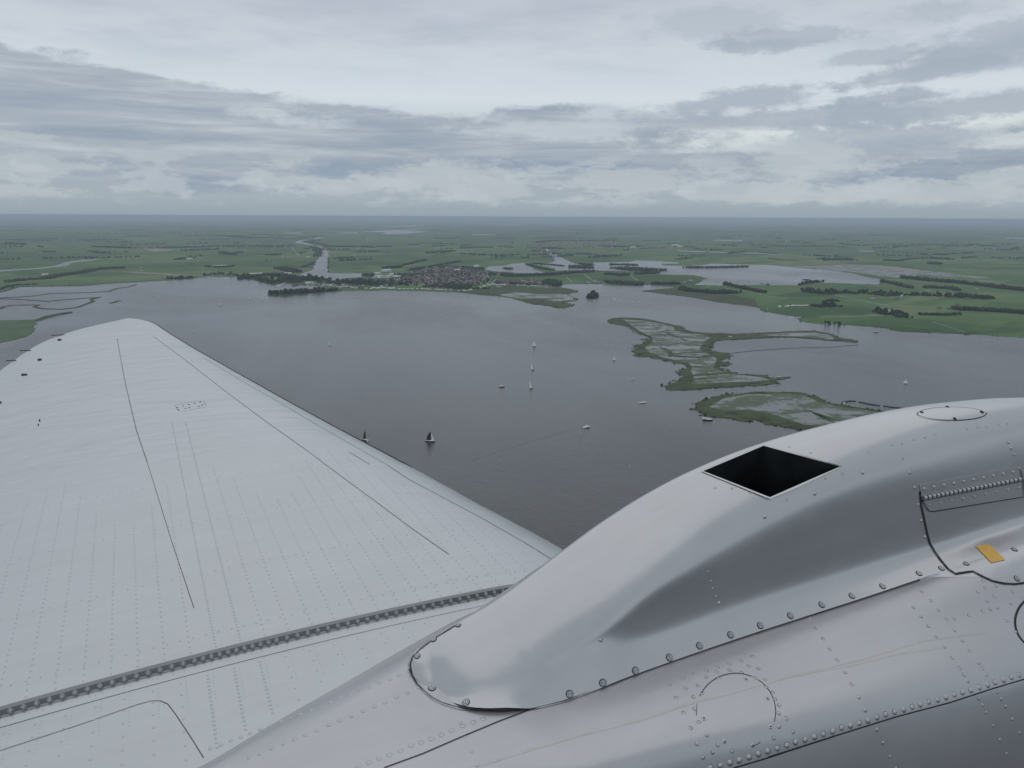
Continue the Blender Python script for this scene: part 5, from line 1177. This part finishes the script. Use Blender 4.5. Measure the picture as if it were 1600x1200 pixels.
# fairing seam, quarter turn fasteners
S1 = [(717, 974), (680, 997), (657, 1014), (645, 1026), (641, 1038), (644, 1056), (652, 1070), (663, 1081), (675, 1091), (690, 1099), (712, 1106), (735, 1110.5), (780, 1113), (815, 1111), (830, 1108.5), (880, 1097), (925, 1081), (950, 1070.5), (1000, 1052), (1050, 1034), (1100, 1016), (1150, 999), (1200, 982.5), (1270, 961), (1340, 938), (1400, 917), (1465, 895)]
mb = MB(); ribbon(mb, S1[:6], .005, 'nac', .002, wv=.5); ribbon(mb, S1[5:], .0045, 'deck', .0055, wv=.5)
ribbon(mb, [(1437, 768), (1439, 790), (1443, 808), (1447, 828), (1452, 848), (1460, 862), (1470, 876), (1482, 890), (1493, 897), (1505, 895), (1520, 893), (1535, 901), (1550, 908), (1568, 912), (1585, 913), (1600, 911), (1640, 900)], .009, 'nac', .004, wv=.2)
ell = lambda cx, cy, rx, ry, a0, a1, st=8: [(cx+rx*math.cos(R(a)), cy-ry*math.sin(R(a))) for a in range(a0, a1, st)]
ribbon(mb, ell(1487, 646, 54, 11, -186, 12, 6), .004, 'hump', .003); mb.build('panel_seam', M_SEAM, fair)
mb = MB(); ribbon(mb, ell(1487, 646, 53, 10.5, 12, 174, 6), .006, 'hump', .002); mb.build('cover_edge', M_STEEL, fair)
for px, py in ((1440, 644), (1480, 635.5), (1534, 644), (1492, 654.5)):
    h = hit(px, py, 'hump')
    if h: a = MB(); dome(a, h[0], h[1], .011, .35, 8); a.build('screw', M_SEAM, fair)
def fastener(px, py, ang_, r=.0155):
    h = hit(px, py, 'nac')
    if h is None: return
    c, nn = h[0], h[1]; x = nn.orthogonal().normalized(); y = nn.cross(x); a = MB()
    rr = lambda R0, R1, z0, z1, mi: a.grid([[tuple(c+(x*math.cos(k*.3927)+y*math.sin(k*.3927))*q+nn*z) for q, z in ((R0, z0), (R1, z1))] for k in range(17)], mi)
    rr(r*1.08, r*.86, .0006, .0012, 1); rr(r*.86, r*.84, .0012, .0042, 0); rr(r*.84, r*.66, .0042, .0044, 0); rr(r*.70, r*.56, .0016, .0014, 1)
    b_ = MB(); a.tube(c+nn*.001, c+nn*.0048, r*.56, r*.52, 12)
    d = x*math.cos(ang_)+y*math.sin(ang_); e = nn.cross(d); L = r*.42; w = r*.09; z = .0052
    a.add([c+d*L+e*w+nn*z, c-d*L+e*w+nn*z, c-d*L-e*w+nn*z, c+d*L-e*w+nn*z], [(0, 1, 2, 3)], 1)
    a.build('fastener', [M_STEEL, M_SEAM], fair)
FS = [(652, 1025), (678, 999.5), (716, 977), (675, 1075.5), (728, 1097.5), (890, 1084.5), (942, 1067), (993, 1048), (1046, 1027.5), (1093, 1009), (1141.5, 992), (1188, 977.5), (1235, 962), (1284, 945), (1331, 931), (1379, 916), (1436, 896), (1471, 888), (1509.5, 880.5), (1585, 858.5), (1589, 904)]
for i, p in enumerate(FS): fastener(*p, rng.uniform(0, 3), .0145 if i > 2 else .012)
# piano hinge with its two riveted plates
zh = lambda a, b_: (1360+a*.15, 600+b_*.15)
mb = patch([zh(505, 1050), zh(1500, 865), zh(1555, 1000), zh(530, 1185)], 6, 24, 'hump', .0035, .004)
for i in range(10):
    f = i/9; p = (zh(553, 1090)[0]+(zh(1480, 918)[0]-zh(553, 1090)[0])*f, zh(553, 1090)[1]+(zh(1480, 918)[1]-zh(553, 1090)[1])*f); h = hit(*p, 'hump'); dome(mb, h[0]+h[1]*.0035, h[1], .0085, .8, 12)
up_pl = mb.build('hinge_plate', M_NAC, fair)
mb = patch([(1441, 782), (1594, 752), (1597.5, 776), (1452, 799)], 6, 24, 'hump', .0035, .004)
for i in range(9):
    f = i/8; a_, b_ = (1450, 788.5), (1591, 762); h = hit(a_[0]+(b_[0]-a_[0])*f, a_[1]+(b_[1]-a_[1])*f, 'hump'); dome(mb, h[0]+h[1]*.0035, h[1], .0085, .8, 12)
mb.build('hinge_plate', M_NAC, fair)
mb = MB(); n_k = 23
for i in range(n_k):
    f0, f1 = i/n_k, (i+.66)/n_k; a_, b_ = (1440, 777.5), (1594, 748)
    h0 = hit(a_[0]+(b_[0]-a_[0])*f0, a_[1]+(b_[1]-a_[1])*f0, 'hump'); h1 = hit(a_[0]+(b_[0]-a_[0])*f1, a_[1]+(b_[1]-a_[1])*f1, 'hump')
    mb.tube(h0[0]+h0[1]*.008, h1[0]+h1[1]*.008, .0105, .0105, 10, mi=0)
h0 = hit(1440, 779.5, 'hump'); h1 = hit(1594, 750, 'hump'); mb.tube(h0[0]+h0[1]*.006, h1[0]+h1[1]*.006, .0085, .0085, 6, mi=1)
mb.build('hinge_barrel', [M_STEEL, M_SEAM], fair)
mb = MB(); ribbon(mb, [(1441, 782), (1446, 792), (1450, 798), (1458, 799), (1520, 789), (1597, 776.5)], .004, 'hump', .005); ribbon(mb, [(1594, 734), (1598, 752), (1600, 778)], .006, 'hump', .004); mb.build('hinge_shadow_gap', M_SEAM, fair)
patch([(1524, 854), (1546, 851), (1571, 875), (1549, 880)], 5, 5, 'nac', .003).build('warning_sticker', M_YEL, fair)
# everything built on the ground plane lies 250 m below the aeroplane (kept at the origin for precision)
for o in SC.objects:
    if o.parent is None and o.name not in ('camera', 'sun') and o is not plane: o.location.z -= ALT
